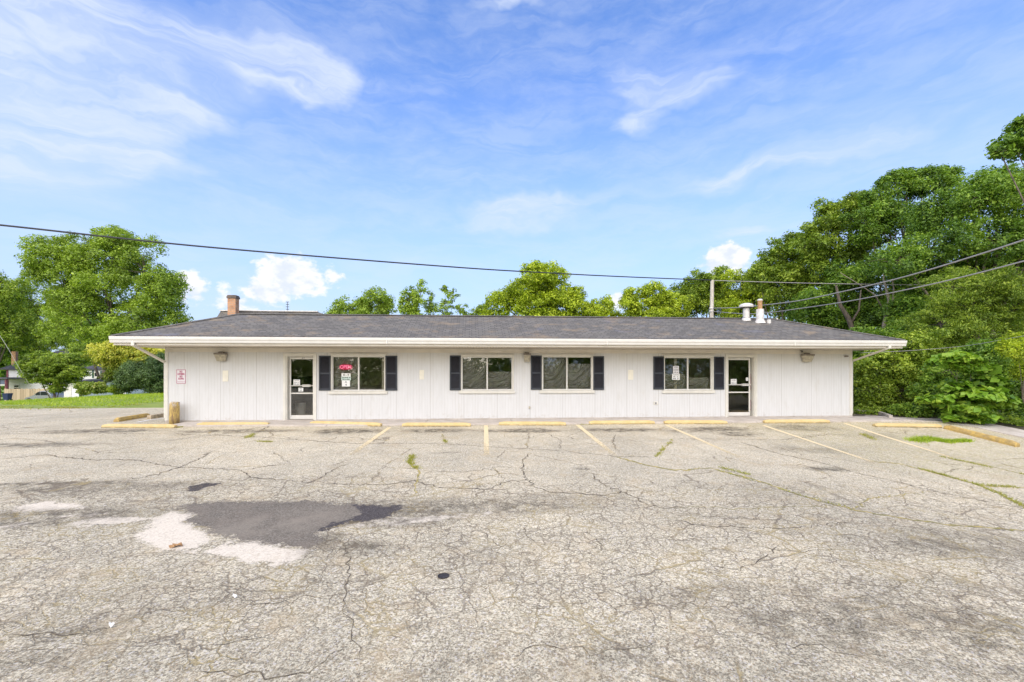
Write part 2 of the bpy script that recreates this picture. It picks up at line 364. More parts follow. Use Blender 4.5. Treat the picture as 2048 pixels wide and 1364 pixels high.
def m_wall(kk, b):
    p = kk.pos(); sp = kk.new('ShaderNodeSeparateXYZ'); kk.put(sp.inputs[0], p)
    x = kk.math('MULTIPLY', kk.math('ADD', sp.outputs[0], sp.outputs[1]), 1 / 0.1016)
    fr = kk.math('ABSOLUTE', kk.math('SUBTRACT', kk.math('FRACT', x), 0.5))      # 0 at groove
    gv = kk.ramp(fr, 0.045, 0.085, 1, 0)
    cell = kk.math('FLOOR', x); wn = kk.new('ShaderNodeTexWhiteNoise', noise_dimensions='1D'); kk.put(wn.inputs['W'], cell)
    streak = kk.noise(kk.scale(p, (6, 6, 0.8)), 2.0, 5, 0.6)
    c = kk.mix(kk.ramp(streak, 0.3, 0.75), (0.67, 0.67, 0.655), (0.625, 0.625, 0.605))
    top = kk.math('MULTIPLY', kk.ramp(sp.outputs[2], 1.75, 2.6), kk.ramp(kk.noise(p, 1.4, 5, 0.65), 0.3, 0.6)); c = kk.mix(kk.math('MULTIPLY', top, 0.25), c, (0.63, 0.585, 0.46))
    gd = kk.math('MULTIPLY', gv, kk.math('ADD', 0.10, kk.math('MULTIPLY', wn.outputs['Value'], 0.45)))
    c = kk.mix(gd, c, (0.50, 0.47, 0.42))
    jt = kk.math('ABSOLUTE', kk.math('SUBTRACT', kk.math('FRACT', kk.math('MULTIPLY', sp.outputs[0], 1 / 1.2192)), 0.5)); c = kk.mix(kk.ramp(jt, 0.003, 0.008, 0.6, 0), c, (0.36, 0.34, 0.30))
    c = kk.mix(kk.math('MULTIPLY', kk.ramp(kk.noise(kk.scale(p, (1, 1, .35)), 3.2, 6, 0.7), 0.55, 0.72), 0.22), c, (0.50, 0.46, 0.37))
    splash = kk.math('MULTIPLY', kk.ramp(sp.outputs[2], 0.0, 0.35, 1, 0), kk.ramp(kk.noise(p, 7, 5, 0.7), 0.5, 0.7)); c = kk.mix(kk.math('MULTIPLY', splash, 0.6), c, (0.50, 0.46, 0.40))
    kk.put(b.inputs['Base Color'], c); sett(b, Roughness=0.62); bump(kk, b, kk.math('SUBTRACT', kk.math('MULTIPLY', streak, 0.1), gv), 0.25, 0.005)
M['wall'] = mat('grooved_white_plywood_siding', m_wall)
M['trim'] = plain('off_white_trim_paint', (0.68, 0.655, 0.575), 0.5, var=0.06, sc=3)
M['white'] = plain('white_painted_aluminium', (0.70, 0.68, 0.62), 0.35, var=0.04, sc=4)
M['fascia'] = plain('cream_fascia_paint', (0.70, 0.655, 0.565), 0.5, var=0.06, sc=2)
def m_soffit(kk, b):
    p = kk.pos(); sp = kk.new('ShaderNodeSeparateXYZ'); kk.put(sp.inputs[0], p)
    fr = kk.math('FRACT', kk.math('MULTIPLY', sp.outputs[0], 1 / 0.1))
    c = kk.mix(kk.ramp(kk.math('ABSOLUTE', kk.math('SUBTRACT', fr, 0.5)), 0.06, 0.1, 1, 0), (0.66, 0.60, 0.50), (0.42, 0.37, 0.3))
    kk.put(b.inputs['Base Color'], c); sett(b, Roughness=0.6)
M['soffit'] = mat('vented_soffit_panel', m_soffit)
def m_shingle(kk, b):
    p = kk.pos(); sp = kk.new('ShaderNodeSeparateXYZ'); kk.put(sp.inputs[0], p)
    cb = kk.new('ShaderNodeCombineXYZ'); kk.put(cb.inputs[0], kk.math('ADD', sp.outputs[0], kk.math('MULTIPLY', sp.outputs[1], 0.02))); kk.put(cb.inputs[1], kk.math('MULTIPLY', sp.outputs[2], 2.7))
    br = kk.new('ShaderNodeTexBrick'); kk.put(br.inputs['Vector'], cb.outputs[0]); br.offset = 0.37
    br.inputs['Scale'].default_value = 1.0; br.inputs['Brick Width'].default_value = 0.23; br.inputs['Row Height'].default_value = 0.145; br.inputs['Mortar Size'].default_value = 0.014; br.inputs['Mortar Smooth'].default_value = 0.3
    br.inputs['Color1'].default_value = (0.160, 0.150, 0.130, 1); br.inputs['Color2'].default_value = (0.075, 0.07, 0.062, 1); br.inputs['Mortar'].default_value = (0.035, 0.033, 0.03, 1); br.inputs['Bias'].default_value = -0.1
    c = kk.mix(kk.ramp(kk.noise(p, 45, 4, 0.7), 0.35, 0.7, 0, 0.5), br.outputs[0], (0.20, 0.19, 0.175))
    st = kk.noise(kk.scale(p, (1.0, 1.0, 3.0)), 1.3, 5, 0.65)
    c = kk.mix(kk.ramp(st, 0.52, 0.68, 0, 0.5), c, (0.30, 0.225, 0.14))
    c = kk.mix(kk.ramp(kk.noise(kk.scale(p, (1.0, 1.0, 3.0)), 1.1, 4, 0.6), 0.6, 0.75, 0, 0.4), c, (0.15, 0.16, 0.22))
    c = kk.mix(kk.ramp(kk.noise(kk.scale(p, (0.9, 0.9, 6.0)), 2.2, 5, 0.65), 0.52, 0.7, 0, 0.45), c, (0.10, 0.10, 0.11))
    kk.put(b.inputs['Base Color'], c); sett(b, Roughness=0.95); bump(kk, b, br.outputs['Fac'], -0.35, 0.01)
M['shingle'] = mat('grey_asphalt_shingles', m_shingle)
M['edge'] = plain('black_drip_edge', (0.04, 0.04, 0.045), 0.7)
M['shutter'] = plain('navy_vinyl_shutter', (0.012, 0.012, 0.018), 0.7, var=0.2, sc=5)
M['shutterframe'] = plain('slate_vinyl_shutter_frame', (0.032, 0.038, 0.048), 0.6, var=0.15, sc=5)
def m_glass(kk, b):
    out = kk.t.nodes['Material Output']; t = kk.new('ShaderNodeBsdfTransparent'); t.inputs[0].default_value = (0.90, 0.90, 0.88, 1)
    g = kk.new('ShaderNodeBsdfGlossy'); g.inputs['Roughness'].default_value = 0.02; g.inputs[0].default_value = (0.95, 0.95, 0.95, 1)
    fr = kk.new('ShaderNodeFresnel'); fr.inputs[0].default_value = 1.6
    bp = kk.new('ShaderNodeBump'); bp.inputs['Strength'].default_value = 0.04; bp.inputs['Distance'].default_value = 0.02; kk.put(bp.inputs['Height'], kk.noise(kk.pos(), 1.8, 2)); kk.l.new(bp.outputs[0], g.inputs['Normal'])
    ms = kk.new('ShaderNodeMixShader'); kk.put(ms.inputs[0], kk.math('MULTIPLY', fr.outputs[0], 1.5, clamp=True)); kk.l.new(t.outputs[0], ms.inputs[1]); kk.l.new(g.outputs[0], ms.inputs[2]); kk.l.new(ms.outputs[0], out.inputs[0])
M['glass'] = mat('window_glass', m_glass)
def m_film(kk, b):
    out = kk.t.nodes['Material Output']; t = kk.new('ShaderNodeBsdfTransparent'); t.inputs[0].default_value = (0.60, 0.62, 0.62, 1)
    sett(b, Base_Color=(0.43, 0.42, 0.38), Roughness=0.16); b.inputs['Specular IOR Level'].default_value = 1.0
    ms = kk.new('ShaderNodeMixShader'); ms.inputs[0].default_value = 0.7; kk.l.new(t.outputs[0], ms.inputs[1]); kk.l.new(b.outputs[0], ms.inputs[2]); kk.l.new(ms.outputs[0], out.inputs[0])
M['film'] = mat('clear_plastic_film', m_film)
M['interior'] = plain('dim_interior_paint', (0.62, 0.58, 0.46), 0.8, var=0.25, sc=1.2)
M['floorin'] = plain('interior_floor_vinyl', (0.4, 0.37, 0.3), 0.5)
M['paper'] = plain('white_paper', (0.82, 0.82, 0.78), 0.7, var=0.04)
M['mint'] = plain('pale_green_paper', (0.62, 0.76, 0.68), 0.7, var=0.05)
M['ink'] = plain('black_ink', (0.03, 0.03, 0.03), 0.7)
M['greyink'] = plain('grey_print', (0.25, 0.25, 0.25), 0.7)
M['redink'] = plain('faded_red_print', (0.50, 0.13, 0.22), 0.6)
M['signface'] = plain('faded_sign_white', (0.72, 0.70, 0.70), 0.4, var=0.05)
def m_neon(kk, b): sett(b, Base_Color=(0.32, 0.0, 0.06), Emission_Color=(1.0, 0.0, 0.10)); b.inputs['Emission Strength'].default_value = 0.22
M['neon'] = mat('glowing_pink_sign_panel', m_neon)
def m_neon2(kk, b): sett(b, Base_Color=(1.0, 0.3, 0.5), Emission_Color=(1.0, 0.22, 0.42)); b.inputs['Emission Strength'].default_value = 0.5
M['neontube'] = mat('glowing_pink_tube', m_neon2)
M['lens'] = plain('yellowed_acrylic_lens', (0.47, 0.43, 0.33), 0.35, var=0.25, sc=14)
M['housing'] = plain('bronze_light_housing', (0.20, 0.17, 0.14), 0.5, var=0.25, sc=12)
M['cream'] = plain('cream_cover_plate', (0.80, 0.76, 0.63), 0.5, var=0.05)
M['galv'] = plain('white_galvanised_flue', (0.70, 0.67, 0.62), 0.45, 0.1, var=0.12, sc=9)
M['rust'] = plain('rusty_metal', (0.42, 0.24, 0.11), 0.8, var=0.4, sc=22)
M['darkmetal'] = plain('dark_metal', (0.09, 0.085, 0.085), 0.5, 0.3)
def m_brick(kk, b):
    p = kk.pos(); sp = kk.new('ShaderNodeSeparateXYZ'); kk.put(sp.inputs[0], p); cb = kk.new('ShaderNodeCombineXYZ')
    kk.put(cb.inputs[0], kk.math('ADD', sp.outputs[0], sp.outputs[1])); kk.put(cb.inputs[1], sp.outputs[2])
    br = kk.new('ShaderNodeTexBrick'); kk.put(br.inputs['Vector'], cb.outputs[0]); br.inputs['Scale'].default_value = 1; br.inputs['Brick Width'].default_value = 0.21; br.inputs['Row Height'].default_value = 0.075; br.inputs['Mortar Size'].default_value = 0.009
    br.inputs['Color1'].default_value = (0.50, 0.23, 0.11, 1); br.inputs['Color2'].default_value = (0.62, 0.34, 0.18, 1); br.inputs['Mortar'].default_value = (0.42, 0.33, 0.25, 1)
    kk.put(b.inputs['Base Color'], kk.mix(kk.ramp(kk.noise(p, 6, 4), 0.45, 0.75, 0, 0.5), br.outputs[0], (0.24, 0.15, 0.10))); sett(b, Roughness=0.9); bump(kk, b, br.outputs['Fac'], -0.5, 0.008)
M['brick'] = mat('orange_brick', m_brick)
M['chimcap'] = plain('sooty_brick_cap', (0.14, 0.11, 0.09), 0.9, var=0.3, sc=10)
def m_post(kk, b):
    p = kk.obj(); n = kk.noise(kk.scale(p, (8, 8, 1.6)), 2.4, 6, 0.7)
    c = kk.mix(kk.ramp(n, 0.38, 0.62), (0.60, 0.43, 0.13), (0.27, 0.18, 0.09)); c = kk.mix(kk.ramp(kk.noise(p, 10, 5, 0.7), 0.56, 0.68, 0, 0.7), c, (0.11, 0.08, 0.05))
    sp = kk.new('ShaderNodeSeparateXYZ'); kk.put(sp.inputs[0], p); c = kk.mix(kk.math('MULTIPLY', kk.ramp(sp.outputs[2], 0.5, 0.72), kk.ramp(kk.noise(p, 13, 4, 0.7), 0.42, 0.6)), c, (0.55, 0.5, 0.45))
    kk.put(b.inputs['Base Color'], c); sett(b, Roughness=0.85); bump(kk, b, n, 0.4, 0.01)
M['post'] = mat('rusted_yellow_post', m_post)
M['timber'] = plain('weathered_timber', (0.44, 0.36, 0.25), 0.9, var=0.3, sc=9)
def m_polew(kk, b):
    p = kk.pos(); n = kk.noise(kk.scale(p, (14, 14, 1.2)), 2, 5, 0.7)
    kk.put(b.inputs['Base Color'], kk.mix(kk.ramp(n, 0.35, 0.65), (0.68, 0.64, 0.56), (0.42, 0.37, 0.29))); sett(b, Roughness=0.9)
M['pole'] = mat('bleached_wood_pole', m_polew)
M['cable'] = plain('black_cable', (0.03, 0.032, 0.036), 0.6)
M['cablegrey'] = plain('grey_aluminium_cable', (0.33, 0.32, 0.30), 0.5, 0.2)
M['whitepaint'] = plain('white_ground_paint', (0.74, 0.74, 0.72), 0.8, var=0.12, sc=12)
def m_soil(kk, b):
    p = kk.pos(); n = kk.noise(p, 1.6, 6, 0.65); n2 = kk.noise(p, 24, 4, 0.7)
    c = kk.mix(kk.ramp(n, 0.35, 0.65), (0.15, 0.21, 0.04), (0.21, 0.27, 0.045)); c = kk.mix(kk.ramp(n2, 0.35, 0.7, 0, 0.6), c, (0.30, 0.36, 0.10))
    kk.put(b.inputs['Base Color'], c); sett(b, Roughness=1.0); bump(kk, b, n2, 0.7, 0.03)
M['turf'] = mat('lawn_turf', m_soil)
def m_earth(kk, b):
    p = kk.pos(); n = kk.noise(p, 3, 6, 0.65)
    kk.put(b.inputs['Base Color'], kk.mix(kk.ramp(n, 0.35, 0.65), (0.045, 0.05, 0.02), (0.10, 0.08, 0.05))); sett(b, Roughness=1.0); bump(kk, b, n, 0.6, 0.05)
M['earth'] = mat('dark_woodland_soil', m_earth)  # dark brown-green soil, mottled by noise
def m_siding(kk, b):
    p = kk.pos(); sp = kk.new('ShaderNodeSeparateXYZ'); kk.put(sp.inputs[0], p); fr = kk.math('FRACT', kk.math('MULTIPLY', sp.outputs[2], 1 / 0.22))
    kk.put(b.inputs['Base Color'], kk.mix(kk.ramp(fr, 0.0, 0.14, 1, 0), (0.80, 0.79, 0.78), (0.5, 0.5, 0.52))); sett(b, Roughness=0.5); bump(kk, b, fr, 0.4, 0.02)
M['siding'] = mat('white_lap_siding', m_siding)
M['houseroof'] = plain('dark_grey_house_roof', (0.085, 0.085, 0.10), 0.9, var=0.2, sc=3)
M['darkred'] = plain('dark_red_trim', (0.20, 0.05, 0.07), 0.6)
M['darkgreen'] = plain('dark_green_paint', (0.03, 0.10, 0.08), 0.5)
def m_fence(kk, b):
    p = kk.pos(); sp = kk.new('ShaderNodeSeparateXYZ'); kk.put(sp.inputs[0], p); x = kk.math('MULTIPLY', sp.outputs[0], 1 / 0.3)
    wn = kk.new('ShaderNodeTexWhiteNoise', noise_dimensions='1D'); kk.put(wn.inputs['W'], kk.math('FLOOR', x))
    kk.put(b.inputs['Base Color'], kk.mix(wn.outputs['Value'], (0.36, 0.28, 0.18), (0.54, 0.43, 0.29))); sett(b, Roughness=0.9)
M['fence'] = mat('fence_boards', m_fence)
M['carpaint'] = plain('grey_car_paint', (0.30, 0.32, 0.34), 0.25, 0.5, var=0.03)
M['carglass'] = plain('dark_car_glass', (0.015, 0.02, 0.025), 0.08, 0, var=0.0)
M['tyre'] = plain('tyre_rubber', (0.02, 0.02, 0.02), 0.8)
M['chrome'] = plain('silver_rim', (0.5, 0.5, 0.52), 0.3, 0.9)
M['binblue'] = plain('dark_blue_plastic', (0.02, 0.035, 0.10), 0.5)
M['binwhite'] = plain('white_plastic_bin', (0.75, 0.76, 0.74), 0.5)
M['cabinet'] = plain('dark_display_cabinet', (0.02, 0.022, 0.04), 0.3)
M['blueposter'] = plain('blue_grey_panel', (0.12, 0.15, 0.22), 0.5)
M['debris'] = plain('dry_brown_leaf', (0.36, 0.21, 0.10), 0.9, var=0.3, sc=20)
M['iron'] = plain('rusty_iron_lid', (0.06, 0.055, 0.055), 0.7, 0.5, var=0.3, sc=30)
def m_bark(kk, b):
    p = kk.pos(); n = kk.noise(kk.scale(p, (5, 5, 1.2)), 3, 6, 0.7)
    kk.put(b.inputs['Base Color'], kk.mix(kk.ramp(n, 0.35, 0.65), (0.07, 0.055, 0.042), (0.17, 0.14, 0.105))); sett(b, Roughness=0.95); bump(kk, b, n, 0.6, 0.03)
M['bark'] = mat('tree_bark', m_bark)
def m_palebark(kk, b):
    p = kk.pos(); n = kk.noise(kk.scale(p, (5, 5, 1.2)), 3, 6, 0.7)
    kk.put(b.inputs['Base Color'], kk.mix(kk.ramp(n, 0.35, 0.65), (0.22, 0.18, 0.13), (0.36, 0.31, 0.24))); sett(b, Roughness=0.95)
M['palebark'] = mat('pale_tree_bark', m_palebark)
def leafmat(name, stops, trans=0.35, rough=0.45):
    def fn(kk, b):
        out = kk.t.nodes['Material Output']; cr = kk.new('ShaderNodeValToRGB'); e = cr.color_ramp.elements
        while len(e) < len(stops): e.new(0.5)
        for i, (pz, c) in enumerate(stops): e[i].position = pz; e[i].color = (*c, 1)
        kk.put(cr.inputs[0], kk.attr('tint')); kk.put(b.inputs['Base Color'], cr.outputs[0]); sett(b, Roughness=rough); b.inputs['Specular IOR Level'].default_value = 0.35
        t = kk.new('ShaderNodeBsdfTranslucent'); kk.put(t.inputs[0], kk.mix(1.0, cr.outputs[0], (1.25, 1.3, 0.55), 'MULTIPLY'))
        ms = kk.new('ShaderNodeMixShader'); ms.inputs[0].default_value = trans; kk.l.new(b.outputs[0], ms.inputs[1]); kk.l.new(t.outputs[0], ms.inputs[2]); kk.l.new(ms.outputs[0], out.inputs[0])
    return mat(name, fn)
L = {
 'mid': leafmat('mid_green_leaves', [(0, (0.062, 0.106, 0.013)), (0.5, (0.230, 0.342, 0.034)), (1, (0.482, 0.582, 0.078))]),
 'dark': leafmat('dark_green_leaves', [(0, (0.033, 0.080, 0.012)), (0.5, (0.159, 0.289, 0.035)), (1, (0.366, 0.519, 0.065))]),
 'bright': leafmat('bright_maple_leaves', [(0, (0.119, 0.172, 0.012)), (0.5, (0.385, 0.495, 0.032)), (1, (0.673, 0.746, 0.065))]),
 'olive': leafmat('olive_green_leaves', [(0, (0.088, 0.139, 0.016)), (0.5, (0.281, 0.403, 0.048)), (1, (0.490, 0.624, 0.090))]),
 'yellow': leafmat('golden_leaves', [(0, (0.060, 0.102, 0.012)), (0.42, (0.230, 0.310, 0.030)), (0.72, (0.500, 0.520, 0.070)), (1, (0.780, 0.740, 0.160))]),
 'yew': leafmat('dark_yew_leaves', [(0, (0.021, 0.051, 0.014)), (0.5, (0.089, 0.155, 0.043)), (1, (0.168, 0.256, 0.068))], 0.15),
 'catalpa': leafmat('large_lime_leaves', [(0, (0.072, 0.156, 0.018)), (0.5, (0.204, 0.372, 0.036)), (1, (0.432, 0.576, 0.084))]),
 'grass': leafmat('grass_blades', [(0, (0.177, 0.279, 0.024)), (0.5, (0.336, 0.465, 0.038)), (1, (0.601, 0.651, 0.086))]),
 'weed': leafmat('weed_blades', [(0, (0.170, 0.200, 0.025)), (0.5, (0.340, 0.350, 0.060)), (1, (0.580, 0.500, 0.160))]),
 'flower': leafmat('pale_blossom_shrub', [(0, (0.074, 0.130, 0.017)), (0.6, (0.301, 0.419, 0.058)), (0.82, (0.618, 0.620, 0.173)), (1, (0.850, 0.850, 0.529))]),
}

# ------------------------------------------------------------------ ground
def seg_dist(P, poly, closed=True):
    d = np.full(len(P), 1e9); n = len(poly)
    for i in range(n if closed else n - 1):
        a = poly[i]; b = poly[(i + 1) % n]; ab = b - a; t = np.clip(((P - a) @ ab) / (ab @ ab + 1e-12), 0, 1)
        d = np.minimum(d, np.linalg.norm(P - a - t[:, None] * ab, axis=1))
    return d
def inside(P, poly):
    r = np.zeros(len(P), bool); n = len(poly)
    for i in range(n):
        a = poly[i]; b = poly[(i + 1) % n]
        c = ((a[1] > P[:, 1]) != (b[1] > P[:, 1])) & (P[:, 0] < (b[0] - a[0]) * (P[:, 1] - a[1]) / (b[1] - a[1] + 1e-12) + a[0]); r ^= c
    return r
def gpoly(pts): return np.array([G(*p)[:2] for p in pts])
xs = np.concatenate([np.arange(-46, -16, .5), np.arange(-16, 18.4, .09), np.arange(18.4, 30, .5)])
ys = np.concatenate([np.arange(-30, 1.5, .75), np.arange(1.5, 16.5, .085), np.arange(16.5, 23.5, .35)])
GX, GY = np.meshgrid(xs, ys); P = np.stack([GX.ravel(), GY.ravel()], 1)
Z = H(P[:, 0], P[:, 1]) + 0.018 * (fbm(P[:, 0] * 0.6, P[:, 1] * 0.6, 3, 5) - 0.5) * ss(P[:, 1], 0, 3) * (1 - ss(P[:, 1], 12.5, 14))
nx, ny = len(xs), len(ys); idx = np.arange(nx * ny).reshape(ny, nx)
F = np.stack([idx[:-1, :-1], idx[:-1, 1:], idx[1:, 1:], idx[1:, :-1]], -1).reshape(-1, 4)
fc = P[F].mean(1)
lawn_edge = gpoly([(-200, 808), (0, 811), (60, 812.5), (102, 813.6), (170, 814), (226, 813), (290, 807), (332, 803)])
le_o = np.argsort(lawn_edge[:, 0]); lawn_y = lambda X: np.interp(X, lawn_edge[le_o, 0], lawn_edge[le_o, 1])
keep = ~((fc[:, 0] > -10.9) & (fc[:, 0] < 14.4) & (fc[:, 1] > 16.3))
keep &= fc[:, 1] < np.where(fc[:, 0] < -10, lawn_y(fc[:, 0]) + 0.25 * np.sin(fc[:, 0] * 2.1), 40)
keep &= ~((fc[:, 0] > 14) & (fc[:, 1] > 15.2 - 0.0 * fc[:, 0]))
keep &= ~((fc[:, 0] > 17.6) & (fc[:, 1] > 9.5)); keep &= fc[:, 0] < 22
keep &= ~((fc[:, 0] > 16.6) & (fc[:, 1] > 14.1))
Fk = F[keep]; lot_me = npmesh('parking_lot', np.column_stack([P, Z]), Fk)
def soft(poly, w_=0.25, wob=0.15, sc=2.0, seed=1):
    d_ = seg_dist(P, poly); d_ = np.where(inside(P, poly), d_, -d_) + wob * 2 * (fbm(P[:, 0] * sc, P[:, 1] * sc, 4, seed) - 0.5)
    return np.clip(0.5 + d_ / (2 * w_), 0, 1)
def setattr_(me, name, vals):
    a = me.attributes.new(name, 'FLOAT', 'POINT'); a.data.foreach_set('value', np.asarray(vals, np.float32))
# fresh dark patch with its tongues
patch = soft(gpoly([(350, 1015), (420, 1003), (520, 1003), (640, 1002), (690, 1009), (800, 1011), (792, 1022), (760, 1034), (705, 1045), (640, 1060), (638, 1078), (620, 1096), (560, 1090), (500, 1082), (430, 1068), (395, 1048), (370, 1046), (390, 1030), (365, 1020)]), 0.20, 0.07, 4, 3)
black = np.maximum(soft(gpoly([(705, 1009), (800, 1011), (797, 1026), (755, 1040), (690, 1050), (650, 1058), (640, 1070), (632, 1062), (672, 1043), (722, 1028)]), 0.14, 0.06, 4, 8),
                   soft(gpoly([(375, 975), (400, 966), (440, 968), (400, 980), (378, 986)]), 0.10, 0.08, 5, 9) * 0.9)
tan = soft(gpoly([(430, 1060), (500, 1045), (600, 1030), (700, 1012), (720, 1020), (620, 1045), (560, 1075), (450, 1075)]), 0.3, 0.2, 2, 11)
pale = np.zeros(len(P))
for pl, sd_ in (([(262, 1075), (300, 1055), (315, 1035), (345, 1024), (387, 1028), (365, 1045), (400, 1060), (420, 1080), (390, 1100), (330, 1098), (290, 1085)], 2),
            ([(380, 1103), (430, 1098), (460, 1086), (520, 1084), (560, 1094), (622, 1098), (600, 1118), (560, 1128), (490, 1125), (430, 1112)], 4),
            ([(18, 1025), (50, 1010), (100, 1003), (165, 1008), (170, 1016), (110, 1019), (50, 1022)], 5),
            ([(150, 1044), (230, 1035), (300, 1035), (260, 1044), (180, 1052)], 6), ([(-20, 1052), (50, 1046), (40, 1052), (-20, 1058)], 7), ([(120, 1032), (160, 1028), (210, 1026), (160, 1035)], 17)):
    pale = np.maximum(pale, soft(gpoly(pl), 0.17, 0.09, 5, sd_))
for pl, sd_ in (([(660, 1052), (760, 1040), (900, 1028), (1000, 1022), (980, 1032), (800, 1050), (690, 1060)], 15), ([(720, 1036), (850, 1025), (880, 1030), (760, 1048)], 16)):
    pale = np.maximum(pale, 0.62 * soft(gpoly(pl), 0.12, 0.1, 4, sd_))
dark = np.zeros(len(P))
def stain(px, py, wx, wy, s_, seed=0, rot_=0.0):
    global dark
    c = G(px, py); x = P[:, 0] - c[0]; y = P[:, 1] - c[1]; x, y = x * math.cos(rot_) + y * math.sin(rot_), -x * math.sin(rot_) + y * math.cos(rot_)
    r_ = np.sqrt((x / wx) ** 2 + (y / wy) ** 2) + 0.7 * (fbm(P[:, 0] * 1.7, P[:, 1] * 2.2, 5, 40 + seed) - 0.5)
    dark = np.maximum(dark, s_ * ss(1.15 - r_, 0, 0.85))
for i, a in enumerate([(200, 862, 2.6, .42, .75), (480, 862, 2.2, .45, .8), (690, 862, 1.5, .55, .95), (870, 861, 1.4, .45, .9), (1055, 861, 1.7, .42, .95), (1245, 860, 1.6, .42, .9), (1430, 858, 1.5, .5, .9, ), (1370, 861, 1.0, .5, .6), (1600, 856, 1.6, .6, .6),
    (60, 890, 2.6, .4, .7), (1480, 868, .9, .5, .7), (1650, 938, .9, .22, .85), (1760, 872, 1.0, .5, .4), (1620, 900, 1.6, .5, .35), (900, 1015, 2.6, .55, .62), (790, 1040, 1.2, .4, .55), (60, 1035, 2.0, .5, .6), (130, 975, 3.0, .5, .5), (330, 968, .9, .12, .5), (60, 968, 1.5, .15, .8), (210, 965, .9, .1, .7),
    (1165, 937, .16, .13, 1.2), (700, 1095, .7, .35, .6), (650, 1080, .3, .35, .6), (1960, 1090, 2.0, .7, .5), (1850, 1180, 1.2, .5, .35), (1500, 1190, 1.3, .35, .35), (890, 905, .5, .12, .5), (1110, 1000, 1.4, .5, .35), (300, 1200, 1.7, .7, .22), (120, 1300, .9, .5, .35), (1750, 1280, .8, .5, .35), (1250, 1310, .7, .25, .3), (1900, 1270, 1.6, .8, .55), (1600, 1240, 1.0, .35, .4), (150, 1230, 1.4, .4, .3)]):
    stain(*a[:5], seed=i)
dark = np.clip(dark * 1.2, 0, 1)
dark = np.maximum(dark, (1 - ss(P[:, 1], 2.6, 4.6)) * ss(fbm(P[:, 0] * .5, P[:, 1] * .7, 4, 90), .3, .7) * .42)
allig = 0.36 + 0.34 * (1 - ss(P[:, 1], 7.2, 9.0)) * ss(P[:, 1], 2.5, 4.2)
for a in [(560, 985, 6, 1.6), (820, 1060, 3, 1.2), (1150, 1010, 3, 1.0), (150, 1010, 4, 1.3)]:
    c = G(a[0], a[1]); allig = np.maximum(allig, 0.95 * np.exp(-((P[:, 0] - c[0]) / a[2]) ** 2 - ((P[:, 1] - c[1]) / a[3]) ** 2))
allig = allig - 0.25 * ss(P[:, 1], 9.2, 11)
moss = 0.30 * ss(P[:, 0], 7, 11) * ss(P[:, 1], 8, 10) + 0.9 * ss(P[:, 1], lawn_y(P[:, 0]) - 1.6, lawn_y(P[:, 0]) - 0.1) * (P[:, 0] < -9)
for nm, v_ in (('patch', patch), ('black', black), ('tan', tan), ('pale', pale), ('dark', dark), ('allig', allig), ('moss', moss)): setattr_(lot_me, nm, v_)
lot_me.polygons.foreach_set('use_smooth', [True] * len(lot_me.polygons))
lot = link('parking_lot', lot_me, M['lot']); tag(lot, 'cracked pale grey asphalt parking lot with a dark repair patch', kind='structure', cat='parking lot')

# long cracks that can be followed in the photo, as narrow jagged strips in one sheet
def jag(pts, step=0.12, amp=0.05, seed=0):
    rs = np.random.default_rng(seed); out = []
    for a, b in zip(pts[:-1], pts[1:]):
        a = np.array(a[:2]); b = np.array(b[:2]); n = max(2, int(np.linalg.norm(b - a) / step)); d_ = (b - a) / np.linalg.norm(b - a); nn = np.array([-d_[1], d_[0]])
        for i in range(n): t = i / n; out.append(a + (b - a) * t + nn * rs.normal(0, amp) * (0.3 + 0.7 * math.sin(math.pi * t)))
    out.append(np.array(pts[-1][:2])); return out
def strip_mesh(mb, pts, w0, w1, lift, seed, mi=0, zfun=None):
    rs = np.random.default_rng(seed + 99); n = len(pts); v = []
    for i, p in enumerate(pts):
        d_ = pts[min(i + 1, n - 1)] - pts[max(i - 1, 0)]; d_ = d_ / (np.linalg.norm(d_) + 1e-9); nn = np.array([-d_[1], d_[0]])
        w_ = (w0 + (w1 - w0) * i / n) * rs.uniform(0.35, 1.3) * min(1, (i + 0.4) / 3, (n - 1 - i + 0.4) / 3)
        for s_ in (-1, 1): q = p + nn * s_ * w_ / 2; v.append((q[0], q[1], float(LZ(q[0], q[1])) + lift))
    mb.add(v, [(2 * i, 2 * i + 1, 2 * i + 3, 2 * i + 2) for i in range(n - 1)], mi)
def LZ(x, y): return H(x, y) + 0.018 * (fbm(np.array([x * 0.6]), np.array([y * 0.6]), 3, 5)[0] - 0.5) * ss(y, 0, 3) * (1 - ss(y, 12.5, 14))
ck = MB()
